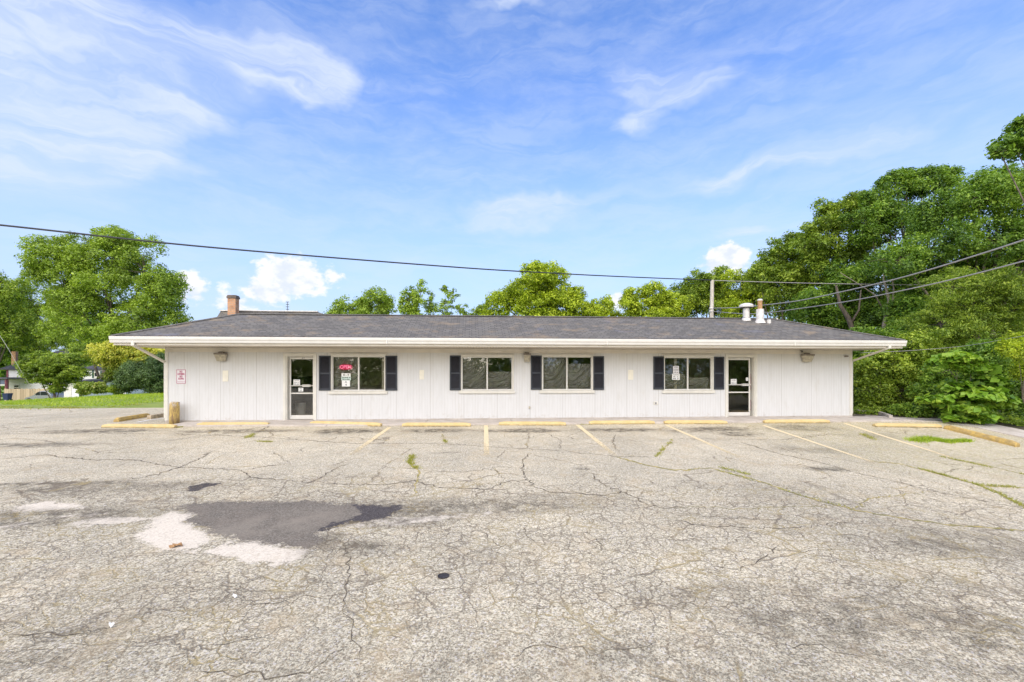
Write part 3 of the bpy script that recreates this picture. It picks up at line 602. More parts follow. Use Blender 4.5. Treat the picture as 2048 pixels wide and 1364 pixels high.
CR = [ # (pixels of the photo, width m, material)
 ([(0, 868), (150, 867), (350, 868), (520, 874), (660, 884), (720, 888), (880, 886), (1000, 895), (1130, 902), (1230, 913), (1310, 914)], .022, 0),
 ([(1230, 913), (1290, 930), (1350, 941), (1420, 936), (1500, 956), (1600, 990), (1680, 1012), (1720, 1022), (1800, 1036), (1900, 1050), (2060, 1062)], .045, 1),
 ([(1680, 1012), (1560, 1014), (1460, 1018), (1390, 1012), (1348, 1016)], .022, 1), ([(1702, 1020), (1735, 998), (1800, 990), (1860, 982)], .035, 1),
 ([(1340, 1040), (1420, 1052), (1500, 1056), (1600, 1056), (1660, 1046), (1720, 1046)], .03, 0), ([(1350, 1030), (1450, 1034), (1560, 1040), (1640, 1052)], .016, 0),
 ([(1740, 922), (1800, 928), (1850, 940), (1900, 955), (1950, 968), (2000, 988), (2060, 1020)], .05, 1), ([(1960, 972), (2060, 976)], .05, 1),
 ([(1900, 916), (1960, 928), (2060, 952)], .05, 1), ([(1700, 870), (1660, 868), (1560, 880), (1460, 878), (1348, 878)], .02, 0),
 ([(1480, 884), (1560, 908), (1640, 925), (1720, 948), (1800, 965), (1880, 985), (2060, 1020)], .022, 0),
 ([(650, 967), (770, 970), (830, 960), (880, 975), (970, 979), (1020, 962), (1060, 960)], .02, 0), ([(825, 910), (820, 925), (840, 945), (835, 960), (828, 990)], .03, 1),
 ([(845, 944), (930, 944), (1000, 934), (1040, 936)], .013, 0), ([(985, 934), (1000, 952), (1020, 962)], .013, 0), ([(884, 867), (888, 882), (898, 890)], .02, 1),
 ([(1055, 908), (1045, 925), (1048, 950), (1070, 975), (1100, 985), (1200, 990), (1280, 980)], .022, 0), ([(1185, 950), (1210, 970), (1260, 990), (1300, 1012), (1380, 1016)], .02, 0),
 ([(1345, 878), (1330, 895), (1310, 914)], .03, 1), ([(1230, 870), (1225, 885), (1240, 905)], .02, 0), ([(1090, 868), (1060, 876), (1028, 884)], .015, 0), ([(1095, 868), (1120, 880), (1120, 900)], .015, 0),
 ([(0, 918), (90, 910), (190, 920), (230, 918), (300, 925), (360, 935), (480, 940), (500, 955), (620, 965), (680, 932), (700, 928)], .022, 0), ([(425, 902), (395, 920), (360, 935), (290, 955), (240, 958)], .025, 0),
 ([(590, 840), (540, 852), (500, 873)], .03, 0), ([(330, 882), (430, 870), (500, 858), (560, 850)], .025, 0), ([(540, 902), (580, 925), (575, 930)], .014, 0), ([(480, 942), (560, 928), (580, 924)], .016, 0),
 ([(0, 1270), (150, 1270), (220, 1258)], .022, 0), ([(400, 1292), (450, 1290), (480, 1280), (540, 1276)], .018, 0), ([(480, 1204), (560, 1208), (600, 1180)], .012, 0),
 ([(680, 1070), (700, 1150), (690, 1200), (705, 1260), (720, 1320)], .018, 0), ([(380, 1346), (500, 1346), (620, 1348), (660, 1310), (700, 1290)], .016, 0),
 ([(960, 1060), (985, 1080), (1000, 1110)], .014, 0), ([(1040, 1045), (1055, 1075), (1100, 1095)], .014, 0), ([(1160, 1060), (1200, 1085), (1215, 1110)], .014, 0), ([(1560, 1090), (1520, 1120), (1480, 1140), (1400, 1135)], .016, 0),
 ([(1000, 1320), (1050, 1300), (1110, 1290), (1200, 1310), (1260, 1295), (1330, 1285)], .014, 0), ([(1560, 1300), (1640, 1290), (1700, 1310), (1800, 1320)], .014, 0), ([(1500, 1090), (1600, 1105), (1700, 1090)], .014, 0)]
for i, (pp, w_, mi) in enumerate(CR):
    pts = [G(*p) for p in pp]; nf_ = 0.7 if pts[0][1] < 7 else 1.5; strip_mesh(ck, jag(pts, 0.07, 0.035, i), w_ * nf_, w_ * 0.6 * nf_, 0.004, i, mi)
cko = ck.build('pavement_cracks', [M['crack'], M['mosscrack']]); tag(cko, 'long jagged cracks running across the asphalt, some filled with moss', kind='structure', cat='cracks')

# land beyond the lot
axx = np.concatenate([-np.geomspace(1500, 60, 22), np.arange(-58, 46, 1.0), np.geomspace(48, 1500, 22)])
axy = np.concatenate([-np.geomspace(900, 22, 12), np.arange(-20, 84, 1.0), np.geomspace(86, 2500, 24)])
AX, AY = np.meshgrid(axx, axy); A = np.stack([AX.ravel(), AY.ravel()], 1)
AZ = H(A[:, 0], A[:, 1]) - 0.035
under = (A[:, 0] > -44) & (A[:, 0] < 21) & (A[:, 1] < np.where(A[:, 0] < -10.9, lawn_y(A[:, 0]) - 0.7, 40)) & (A[:, 1] > -29)
AZ = np.where(under, AZ - 0.12, AZ + 0.06 * fbm(A[:, 0] * .8, A[:, 1] * .8, 3, 2) + 0.01)
ix = np.arange(len(A)).reshape(len(axy), len(axx)); FA = np.stack([ix[:-1, :-1], ix[:-1, 1:], ix[1:, 1:], ix[1:, :-1]], -1).reshape(-1, 4)
gme = npmesh('ground', np.column_stack([A, AZ]), FA); fcc = A[FA].mean(1)
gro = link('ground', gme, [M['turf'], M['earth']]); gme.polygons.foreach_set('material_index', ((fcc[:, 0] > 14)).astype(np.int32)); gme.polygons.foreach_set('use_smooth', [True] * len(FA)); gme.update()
tag(gro, 'grassy land around the parking lot', cat='ground', kind='structure')

# lawn blades
def blades(name, pts, hgt, wid, m, seed, tintv=None, lean=0.5):
    rs = np.random.default_rng(seed); n = len(pts); a = rs.uniform(0, 2 * math.pi, n); h_ = hgt * rs.uniform(0.5, 1.3, n); w_ = wid * rs.uniform(0.7, 1.3, n)
    dx, dy = np.cos(a), np.sin(a); lx = rs.normal(0, lean, n) * h_; ly = rs.normal(0, lean, n) * h_
    v = np.zeros((n, 3, 3)); v[:, 0] = pts + np.stack([dx * w_, dy * w_, 0 * w_], 1); v[:, 1] = pts - np.stack([dx * w_, dy * w_, 0 * w_], 1); v[:, 2] = pts + np.stack([lx, ly, h_], 1)
    me = npmesh(name, v.reshape(-1, 3), np.arange(3 * n).reshape(n, 3)); t = np.clip(rs.normal(0.5, 0.22, n) if tintv is None else tintv + rs.normal(0, .15, n), 0, 1)
    at_ = me.attributes.new('tint', 'FLOAT', 'FACE'); at_.data.foreach_set('value', t.astype(np.float32)); return link(name, me, m)
n = 90000; X_ = rng.uniform(-46, -9, n); Y_ = rng.uniform(19, 42, n); ok = (Y_ > lawn_y(X_) + 0.05 + 0.5 * fbm(X_ * 1.2, Y_, 3, 4)) & (Y_ < 41)
X_, Y_ = X_[ok], Y_[ok]; tv = 0.25 + 0.6 * fbm(X_ * .7, Y_ * .7, 3, 9)
lawn = blades('lawn_grass', np.stack([X_, Y_, H(X_, Y_) - 0.01], 1), 0.13, 0.022, L['grass'], 3, tv, 0.8); tag(lawn, 'bright green mown grass on the bank beside the lot', 'grass', kind='stuff')
n = 9000; X_ = rng.uniform(-46, -9.5, n); Y_ = lawn_y(X_) - np.abs(rng.normal(0, 0.7, n)); ok = fbm(X_ * 1.5, Y_ * 3, 3, 14) > 0.52; X_, Y_ = X_[ok], Y_[ok]
lw = blades('weed_fringe', np.stack([X_, Y_, H(X_, Y_)], 1), 0.05, 0.02, L['weed'], 5, None, 0.8); tag(lw, 'sparse yellow-green weeds creeping over the asphalt edge', 'weeds', kind='stuff')
# weeds growing in the cracks
WP = []
def weedline(pp, dens, spread, s_):
    rs = np.random.default_rng(s_); g = [G(*p)[:2] for p in pp]
    for a, b in zip(g[:-1], g[1:]):
        m_ = int(np.linalg.norm(b - a) * dens); t = rs.uniform(0, 1, (m_, 1)); q = a + (b - a) * t + rs.normal(0, spread, (m_, 2)); WP.append(q[fbm(q[:, 0] * 2.5, q[:, 1] * 2.5, 2, s_) > 0.42])
weedline([(825, 908), (820, 925), (840, 945), (835, 962)], 420, .04, 1); weedline([(1885, 950), (1950, 968), (2000, 988), (2060, 1020)], 260, .035, 2); weedline([(1840, 938), (1930, 962)], 420, .04, 3)
weedline([(1950, 970), (2060, 976)], 300, .04, 4); weedline([(1880, 913), (2060, 952)], 220, .03, 5); weedline([(1345, 880), (1330, 895), (1312, 914)], 200, .03, 6); weedline([(888, 880), (898, 890)], 300, .03, 7)
weedline([(495, 876), (505, 868)], 400, .06, 8); weedline([(515, 883), (545, 884)], 300, .03, 9); weedline([(1420, 936), (1600, 990), (1720, 1022)], 60, .02, 10); weedline([(1725, 868), (1750, 880)], 300, .06, 11); weedline([(1440, 935), (1500, 950)], 250, .03, 12)
weedline([(1135, 848), (1180, 850)], 120, .03, 21); weedline([(942, 850), (1000, 850)], 90, .03, 22); weedline([(1310, 848), (1330, 848)], 200, .03, 23); weedline([(200, 852), (214, 855)], 300, .06, 24); weedline([(352, 856), (372, 852)], 220, .05, 25)
q = np.concatenate(WP); wo = blades('crack_weeds', np.stack([q[:, 0], q[:, 1], H(q[:, 0], q[:, 1])], 1), 0.045, 0.006, L['weed'], 8, None, 0.9); tag(wo, 'thin weeds sprouting from cracks in the asphalt', 'weeds', kind='stuff')
g0 = [G(1825, 882)[:2], G(1860, 878)[:2], G(1895, 884)[:2], G(1940, 882)[:2]]; qq = []
for (a, b), sp_ in zip(zip(g0[:-1], g0[1:]), (.11, .10, .05)):
    t = rng.uniform(0, 1, (900, 1)); qq.append(a + (b - a) * t + rng.normal(0, sp_, (900, 2)))
q = np.concatenate(qq); go = blades('grass_patch', np.stack([q[:, 0], q[:, 1], H(q[:, 0], q[:, 1])], 1), 0.08, 0.008, L['grass'], 18, None, 0.7); tag(go, 'bright green grass tuft growing through the asphalt near the angled wheel stop', 'grass', kind='stuff')

# painted stall lines
LINES = [('faded yellow stall line left of the dark repair patch, nearly worn away', 560, 858, 480, 884, .7), ('slanting yellow stall line between the second and third stops from the brick chimney side', 779, 855, 700, 911, .2),
 ('straight upright yellow stall line, nearest the middle of the lot', 972, 851, 973.5, 911, .12), ('yellow stall line slanting right between the two middle windows', 1155, 850, 1232, 913, .18),
 ('yellow stall line starting below the right-hand window', 1332, 850, 1480, 915, .18), ('long thin yellow stall line starting in front of the right door', 1527, 851, 1745, 924, .05), ('long thin yellow stall line farthest right, ending in weeds', 1690, 847, 1905, 916, .05),
 ('short faint yellow stall line near the leftmost wheel stops', 372, 858, 300, 873, .75)]
for lab, x0, y0, x1, y1, wr in LINES:
    a = G(x0, y0); b = G(x1, y1); n = 40; v = []
    for i in range(n + 1):
        p = a + (b - a) * i / n
        for s_ in (-0.065, 0.065): v.append((p[0] + s_, p[1], float(LZ(p[0] + s_, p[1])) + 0.006))
    me = npmesh('stall_line', v, [(2 * i, 2 * i + 1, 2 * i + 3, 2 * i + 2) for i in range(n)]); setattr_(me, 'wear', np.repeat(wr + 0.35 * np.linspace(0, 1, n + 1) ** 3, 2))
    tag(link('stall_line', me, M['line']), lab, 'painted line', 'painted parking stall lines', 'structure')

# sidewalk slab and the side strip
def flat_poly(mb, pts, top, thick=0.12, mi=0): mb.prism([(p[0], p[1]) for p in pts], top - thick, top, mi)
sw = MB()
jx = [-10.2, -7.8, -5.0, -1.9, 1.1, 4.2, 7.3, 10.4, 13.0, 15.1]
ye = lambda x: 14.72 + (0.25 if x < -6 else 0) * min(1, (-6 - x) / 2 if x < -6 else 0)
for a, b in zip(jx[:-1], jx[1:]): flat_poly(sw, [(a + .006, ye(a)), (b - .006, ye(b)), (b - .006, 16.23), (a + .006, 16.23)], -0.004 + 0.002 * random.random(), .2)
swo = sw.build('sidewalk', M['concrete'], bevel=0.012); tag(swo, 'grey concrete sidewalk along the front wall', cat='sidewalk', kind='structure')
st_ = MB(); inner = [(15.1, 14.72), (16.3, 14.55), (16.75, 14.2), (17.0, 13.0), (17.5, 11.5), (18.2, 9.3)]; outer = [(15.1, 16.3), (16.2, 15.9), (17.3, 15.1), (18.0, 13.9), (18.6, 12.0), (19.4, 9.3)]
ni = 24
def lerp_pts(pts, t):
    t = t * (len(pts) - 1); i = min(int(t), len(pts) - 2); f_ = t - i; return np.array(pts[i]) * (1 - f_) + np.array(pts[i + 1]) * f_
v = []
for i in range(ni + 1):
    a = lerp_pts(inner, i / ni); b = lerp_pts(outer, i / ni)
    for p, dz in ((a, -.15), (a, .03), (b, .035), (b, -.15)): v.append((p[0], p[1], float(H(min(p[0], 18.4), p[1])) + dz + (0.03 if i < 3 else 0.0)))
st_.add(v, [(4 * i + j, 4 * i + j + 1, 4 * i + j + 5, 4 * i + j + 4) for i in range(ni) for j in range(3)] + [(0, 1, 2, 3)])
tag(st_.build('path', M['concrete']), 'concrete strip curving away from the building past the angled stop', cat='path', kind='structure')
kb = MB(); kp = [onY(1704, 826, 18.3), G(1735, 826.5), G(1757, 830), G(1772, 835), G(1782, 839)]; kp = [np.array([p[0], p[1], -0.02]) for p in kp]
for a, b in zip(kp[:-1], kp[1:]): kb.extrude([(-.06, 0), (.06, 0), (.05, .13), (-.05, .13)], a, b)
tag(kb.build('kerb', M['concrete']), 'low curved concrete kerb behind the right corner of the building', cat='kerb', kind='structure')
bk = MB(); flat_poly(bk, [(14.45, 16.3), (16.2, 15.95), (17.2, 15.3), (17.6, 16.4), (16.9, 18.4), (14.45, 18.6)], -0.03, .08); tag(bk.build('side_pavement', M['crack']), 'dark asphalt patch beside the right corner of the building', cat='pavement', kind='structure')

# ------------------------------------------------------------------ wheel stops
def wheel_stop(a, b, label, m='stop', hgt=.125, wid=.17, L_=None):
    a = np.array(a, float); b = np.array(b, float); c = (a + b) / 2; d_ = b - a; ln_ = np.linalg.norm(d_[:2]) if L_ is None else L_
    o = MB(); pr = [(-wid / 2, 0), (wid / 2, 0), (wid / 2, hgt * .45), (wid * .30, hgt), (-wid * .30, hgt), (-wid / 2, hgt * .45)]
    n = 14; v = []; rs = random.Random(int(abs(a[0] * 91)))
    for i in range(n + 1):
        x = -ln_ / 2 + ln_ * i / n; sh = 0.75 if i in (0, n) else 1
        for (s_, h_) in pr: v.append((x + (rs.uniform(-.008, .008)), s_ * (1 if h_ < .01 else 1) + rs.uniform(-.004, .004), h_ * (sh if h_ > 0.01 else 1) + (rs.uniform(-.005, .003) if h_ > .01 else 0)))
    k_ = len(pr); f = [(i * k_ + j, i * k_ + (j + 1) % k_, (i + 1) * k_ + (j + 1) % k_, (i + 1) * k_ + j) for i in range(n) for j in range(k_)] + [tuple(range(k_)), tuple(reversed(range(n * k_, (n + 1) * k_)))]
    o.add(v, f); ob = o.build('wheel_stop', M[m], bevel=.012)
    zc_ = (float(H(a[0], a[1])) + float(H(b[0], b[1]))) / 2
    ob.location = (c[0], c[1], zc_ - 0.004); ob.rotation_euler = (0, -math.atan2(float(H(b[0], b[1])) - float(H(a[0], a[1])), ln_), math.atan2(d_[1], d_[0]))
    return tag(ob, label, 'wheel stop', 'yellow concrete wheel stops in front of the building')
STOPS = [((207, 855), (352, 856), 'yellow wheel stop leftmost in the front row, in front of the rusty post', 'stop'), ((396, 852), (538, 851), 'yellow wheel stop below the wall between the rusty post and the left door', 'stop'),
 ((622, 848.5), (763, 852.5), 'yellow wheel stop set askew just right of the left door', 'stop'), ((805, 852.5), (942, 852.5), 'yellow wheel stop between the left window and the second window', 'stop'),
 ((998, 850), (1132, 850.5), 'yellow wheel stop below the wall lamp between the two middle windows', 'stop'), ((1178, 848.5), (1308, 847.5), 'yellow wheel stop left of the right-hand window', 'stop'), ((1328, 847.5), (1453, 847.5), 'yellow wheel stop below the right-hand window', 'stop'),
 ((1527, 846), (1657, 845.5), 'yellow wheel stop just right of the right door', 'stop'), ((1748, 853), (1880, 855), 'long yellow wheel stop beyond the right corner of the building', 'stop'), ((1890, 857), (2036, 894), 'dirty yellow wheel stop angled towards the camera at the right edge', 'stopold'),
 ((232, 844), (296, 833), 'dirty ochre wheel stop running back beside the left corner of the building', 'stopold')]
for a, b, lab, m_ in STOPS: wheel_stop(G(*a), G(*b), lab, m_, hgt=.15 if m_ == 'stopold' else .125)
tk = MB(); a = G(298, 838); b = G(334, 832); tk.extrude([(-.07, -.02), (.07, -.02), (.07, .14), (-.07, .14)], a, b + (b - a) * .3); tag(tk.build('timber_kerb', M['timber'], bevel=.008), 'weathered timber beam lying against the left corner of the building', 'timber beam')
wl = MB(); a = G(273, 845); b = G(300, 840); c_ = G(332, 836.5)
for p, q_ in ((a, b), (b, c_)): d_ = (q_ - p)[:2]; nn = np.array([-d_[1], d_[0]]) / np.linalg.norm(d_) * .05; wl.quad(*[(s[0] + sg * nn[0], s[1] + sg * nn[1], float(H(*s[:2])) + .008) for s, sg in ((p, -1), (p, 1), (q_, 1), (q_, -1))])
tag(wl.build('painted_edge_line', M['whitepaint']), 'short white painted line beside the left corner of the building', cat='painted line', kind='structure')

# ------------------------------------------------------------------ the building
YW = 16.2; XL, XR = -10.97, 14.45; ZS = 2.60; YB = 27.0
bld = empty('commercial_building', (0, YW, 0), 'long low white shop building with grey hip roof, navy shutters and two glass doors', 'building')
def B(mb, name, m, parent=None, **kw):      # geometry given in world coordinates, stored local to the building
    p = parent or bld
    o = mb.build(name, m, None, **kw); o.parent = p; o.matrix_parent_inverse = Matrix.Identity(4)
    for vv in o.data.vertices: vv.co.y -= YW
    return o
def fx(px, py=745, Y=YW): return onY(px, py, Y)[0]
def fz(px, py, Y=YW): return onY(px, py, Y)[2]
DOORS = [(572, 628, 711.5, 838.5, 'L'), (1455, 1509.5, 713.5, 834, 'R')]
WINS = [(664, 770, 712.5, 781.5, 666, 716, 718, 769.5), (923.5, 1025, 713.5, 780.5, 925.4, 973.2, 975.5, 1023), (1085, 1184, 713, 780, 1086.8, 1132.8, 1135.2, 1182), (1328.5, 1424, 714.5, 780, 1330, 1374.8, 1377, 1421.5)]
openings = []
for x0, x1, y0, y1, _ in DOORS: openings.append((fx(x0), fx(x1), -0.01, fz((x0 + x1) / 2, y0)))
for a in WINS: openings.append((fx(a[0]), fx(a[1]), fz(a[0], a[3]), fz(a[0], a[2])))
wl_ = MB(); xsw = sorted({XL, XR} | {o[0] for o in openings} | {o[1] for o in openings})
TK = 0.16
for a, b in zip(xsw[:-1], xsw[1:]):
    hs = [o for o in openings if o[0] <= a + 1e-6 and o[1] >= b - 1e-6]
    if not hs: wl_.box(a, b, YW, YW + TK, 0.0, ZS + .02)
    else:
        o = hs[0]
        if o[2] > 0: wl_.box(a, b, YW, YW + TK, 0.0, o[2])
        wl_.box(a, b, YW, YW + TK, o[3], ZS + .02)
wl_.box(XL, XL + TK, YW + TK, YB, 0, ZS + .02); wl_.box(XR - TK, XR, YW + TK, YB, 0, ZS + .02); wl_.box(XL + TK, XR - TK, YB - TK, YB, 0, ZS + .02)
bm = bmesh.new()
o = B(wl_, 'wall', M['wall']); bm.from_mesh(o.data); bmesh.ops.remove_doubles(bm, verts=bm.verts, dist=1e-5)
seen = {}
for f in list(bm.faces):                     # drop the doubled inner faces between wall pieces
    key = tuple(sorted(v.index for v in f.verts)); seen.setdefault(key, []).append(f)
bmesh.ops.delete(bm, geom=[f for fs in seen.values() if len(fs) > 1 for f in fs], context='FACES_ONLY'); bm.to_mesh(o.data); bm.free()
fd = MB(); fd.box(XL - .02, XR + .02, YW - .025, YW - .002, -0.10, 0.03); B(fd, 'foundation', M['concrete'])
# the room behind the glass
rm = MB(); rm.box(XL + .2, XR - .2, 20.4, 20.5, 0, ZS); B(rm, 'inner_wall', M['interior'])
for xx in (-3.6, 3.2, 7.4):
    rm = MB(); rm.box(xx, xx + .1, YW + TK + .01, 20.39, 0.01, ZS); B(rm, 'partition', M['interior'])
rm = MB(); rm.box(XL + .17, XR - .17, YW + TK + .005, 20.39, -0.05, -.002); B(rm, 'floor', M['floorin'])
rm = MB(); rm.box(XL + .17, XR - .17, YW + TK + .005, 20.39, ZS - .12, ZS - .06); B(rm, 'ceiling', M['interior'])
# frieze, corner boards
t = MB(); t.box(XL - .01, XR + .01, YW - .03, YW - .002, fz(1000, 706), ZS - .002); B(t, 'frieze_board', M['fascia'], bevel=.004)
for xc in (XL - .012, XR - .075): t = MB(); t.box(xc, xc + .087, YW - .022, YW - .001, 0.035, fz(1000, 706) - .003); B(t, 'corner_board', M['trim'])
for xc in (XL - .022, XR + .002): t = MB(); t.box(xc, xc + .02, YW - .02, YB, 0.03, ZS); B(t, 'side_siding', M['wall'])
# eaves
EXL, EXR, EY = -11.66, 15.24, 14.92; EYB = YB + 1.2
ZT = 2.875
t = MB(); t.quad((EXL, EY, ZS), (EXR, EY, ZS), (EXR, YW - .003, ZS), (EXL, YW - .003, ZS)); t.quad((EXL, YW - .003, ZS), (XL, YW - .003, ZS), (XL, EYB, ZS), (EXL, EYB, ZS)); t.quad((XR, YW - .003, ZS), (EXR, YW - .003, ZS), (EXR, EYB, ZS), (XR, EYB, ZS)); B(t, 'soffit', M['soffit'])
t = MB(); v = []; n = 0; x = EXL + .3
while x < EXR - .3:
    for xx, lo in ((x, .012), (x + .11, .012), (x + .112, .004), (x + .168, .004)): v += [(xx, YW - .06, ZS - lo), (xx, YW - .034, ZS - lo)]; n += 1
    x += .17
t.add(v, [(2 * i, 2 * i + 1, 2 * i + 3, 2 * i + 2) for i in range(n - 1)]); B(t, 'soffit_vent', M['housing'])
t = MB(); t.box(EXL, EXR, EY - .02, EY, ZS - .012, ZT - .01); t.box(EXL - .02, EXL, EY - .02, EYB, ZS - .012, ZT - .01); t.box(EXR, EXR + .02, EY - .02, EYB, ZS - .012, ZT - .01); B(t, 'fascia', M['fascia'])
# K-profile gutter
gp = [(0, .215), (0, .03), (.015, 0.0), (.085, 0.0), (.095, .03), (.10, .07), (.125, .11), (.13, .165), (.13, .20), (.118, .20), (.118, .19)]
t = MB(); y0 = EY - .021
v = [(xx, y0 - a, ZT - .215 + h_) for xx in (EXL - .06, EXR + .06) for a, h_ in gp]; n = len(gp)
t.add(v, [(i, i + 1, n + i + 1, n + i) for i in range(n - 1)] + [tuple(range(n)), tuple(range(n, 2 * n))]); B(t, 'gutter', M['white'])
for xx in (-3.1, 4.3, 11.05): s_ = MB(); s_.box(xx, xx + .03, y0 - .134, y0 - .005, ZT - .22, ZT - .012); B(s_, 'gutter_joint', M['white'])
# roof
YR = 17.68; RXL, RXR, ZR = -9.28, 12.2, 3.97; YR2 = EYB - 2.75
rf = MB(); e = [(EXL - .07, EY - .07, ZT), (EXR + .07, EY - .07, ZT), (EXR + .07, EYB, ZT), (EXL - .07, EYB, ZT)]; tp = [(RXL, YR, ZR), (RXR, YR, ZR), (RXR, YR2, ZR), (RXL, YR2, ZR)]
rf.add(e + tp, [(0, 1, 5, 4), (1, 2, 6, 5), (2, 3, 7, 6), (3, 0, 4, 7), (4, 5, 6, 7)]); rf.add([(x, y, z - .03) for x, y, z in e], [(0, 3, 2, 1)])
roof = B(rf, 'roof', M['shingle'])
t = MB(); t.box(EXL - .07, EXR + .07, EY - .078, EY - .066, ZT - .022, ZT + .006); B(t, 'drip_edge', M['edge'], roof)
t = MB()
for a, b in ((e[0], tp[0]), (e[1], tp[1]), (tp[0], tp[1])): t.extrude([(-.13, -.02), (.13, -.02), (.12, .006), (0, .03), (-.12, .006)], a, b)
B(t, 'ridge_cap', M['shingle'], roof)
t = MB(); a = [(-11.45, 20.0, 3.0), (-6.75, 20.0, 3.0), (-6.75, 26, 3.0), (-11.45, 26, 3.0)]; b = [(-11.42, 20.25, 4.42), (-7.25, 20.25, 4.42), (-7.25, 26, 4.42), (-11.42, 26, 4.42)]; a2 = [(-11.45, 20.0, 4.1), (-6.75, 20.0, 4.22), (-6.75, 26, 4.1), (-11.45, 26, 4.1)]
t.add(a + a2 + b, [(0, 1, 5, 4), (1, 2, 6, 5), (2, 3, 7, 6), (3, 0, 4, 7), (4, 5, 9, 8), (5, 6, 10, 9), (6, 7, 11, 10), (7, 4, 8, 11), (8, 9, 10, 11)]); B(t, 'raised_roof', M['shingle'], roof)
t = MB(); t.extrude([(-.05, -.02), (.05, -.02), (.05, .02), (-.05, .02)], (-11.45, 20.24, 4.44), (-7.25, 20.24, 4.44)); B(t, 'ridge_trim', M['galv'], roof)
t = MB(); rs = random.Random(5)
for _ in range(150):
    x = rs.choice((rs.uniform(EXL, -5.5), rs.uniform(EXL, -5.5), rs.uniform(EXL, EXR))); w_ = rs.uniform(.01, .05); t.box(x, x + w_, EY - .145, EY - .10, ZT - .012, ZT - .012 + rs.uniform(.008, .028))
tag(t.build('gutter_litter', M['chimcap'], None), 'dark dead leaves and twigs caught along the top of the front gutter', 'leaf litter', kind='stuff')
# chimney
cx = onY(463.5, 610, 19.6); cw = .165
t = MB(); zt = onY(463, 590, 19.6)[2]; t.box(cx[0] - cw, cx[0] + cw, 19.6 - .02, 19.6 + .26, 3.0, zt - .14); ch = B(t, 'chimney', M['brick'])
t = MB(); t.box(cx[0] - cw - .03, cx[0] + cw + .03, 19.55, 19.89, zt - .138, zt - .05); t.box(cx[0] - cw - .01, cx[0] + cw + .01, 19.57, 19.87, zt - .05, zt); B(t, 'chimney_cap', M['chimcap'], ch, bevel=.01)
# antenna
ac = onY(575, 625, 22); t = MB(); zt2 = onY(575, 604, 22)[2]; t.tube([(ac[0], 22, 3.9), (ac[0], 22, zt2)], .012, 6)
for i, zz in enumerate(np.linspace(zt2 - .35, zt2, 4)): t.tube([(ac[0] - .07, 22, zz), (ac[0] + .07, 22, zz)], .014, 5)
B(t, 'antenna', M['darkmetal'], roof)
# roof vents
def roofz(Y): return ZT + (Y - (EY - .07)) / (YR - EY + .07) * (ZR - ZT)
Yv = 17.45; p = onY(1492.5, 640, Yv); zc_ = roofz(Yv); zt_ = onY(1492, 607, Yv)[2]; hh = zt_ - zc_
t = MB(); t.lathe((p[0], Yv, zc_ - .05), [(.19, 0), (.155, .13), (.125, .14), (.125, hh - .13)]); v1 = B(t, 'roof_vent', M['galv'], roof, smooth=False)
t = MB(); t.lathe((p[0], Yv, zt_ - .16), [(.22, -.01), (.27, 0.0), (.275, .06), (.24, .12), (.14, .16), (.02, .175)]); B(t, 'vent_cap', M['galv'], roof)
t = MB(); t.lathe((p[0], Yv, zt_ - .185), [(.24, 0), (.262, .03)]); B(t, 'vent_louvre', M['darkmetal'], roof)
t = MB(); t.lathe((p[0], Yv, zc_ + .075), [(.15, 0), (.15, .02)]); B(t, 'vent_band', M['darkmetal'], roof)
Yv = 17.1; p = onY(1520, 645, Yv); zc_ = roofz(Yv); zt_ = onY(1520, 598, Yv)[2]; zm = onY(1520, 618.5, Yv)[2]
t = MB(); t.lathe((p[0], Yv, zc_ - .05), [(.22, 0), (.155, .14), (.145, .145), (.145, zm - zc_ + .05)]); B(t, 'flue_pipe', M['galv'], roof)
t = MB(); t.lathe((p[0], Yv, zm), [(.085, 0), (.085, zt_ - zm - .10), (.095, zt_ - zm - .09), (.095, zt_ - zm - .07)]); B(t, 'rusty_flue', M['rust'], roof)
t = MB(); t.lathe((p[0], Yv, zt_ - .07), [(.10, 0), (.10, .045), (.06, .07)]); B(t, 'flue_cap', M['galv'], roof)
Yv = 16.9; p = onY(1538, 650, Yv); t = MB(); t.box(p[0] - .05, p[0] + .05, Yv - .05, Yv + .05, roofz(Yv) - .05, onY(1538, 639, Yv)[2]); B(t, 'vent_pipe', M['white'], roof, bevel=.006)
t = MB(); t.lathe((p[0], Yv, roofz(Yv) - .06), [(.10, 0), (.065, .07)]); B(t, 'pipe_boot', M['darkmetal'], roof)
t = MB(); p = onY(1554, 640, 17.5); t.lathe((p[0], 17.5, roofz(17.5) - .02), [(.03, 0), (.03, .10)]); B(t, 'vent_pipe', M['white'], roof)
# downspouts
for (px0, py0), (px1, py1) in (((266, 688), (331, 725)), ((1779, 694), (1705, 722))):
    a = onY(px0, py0, EY - .09); b = onY(px1, py1, YW + .05); t = MB()
    t.extrude([(-.045, -.03), (.045, -.03), (.045, .03), (-.045, .03)], a + np.array([0, 0, .09]), a - np.array([0, 0, .05]), up=(0, 1, 0))
    t.extrude([(-.045, -.03), (.045, -.03), (.045, .03), (-.045, .03)], a - np.array([0, 0, .03]), b)
    sx = -1 if px0 < 1000 else 1; xw = (XL - .05) if sx < 0 else (XR + .05)
    t.box(xw - .045, xw + .045, YW + .03, YW + .09, .1, b[2] + .03); B(t, 'downspout', M['trim'], bevel=.006)
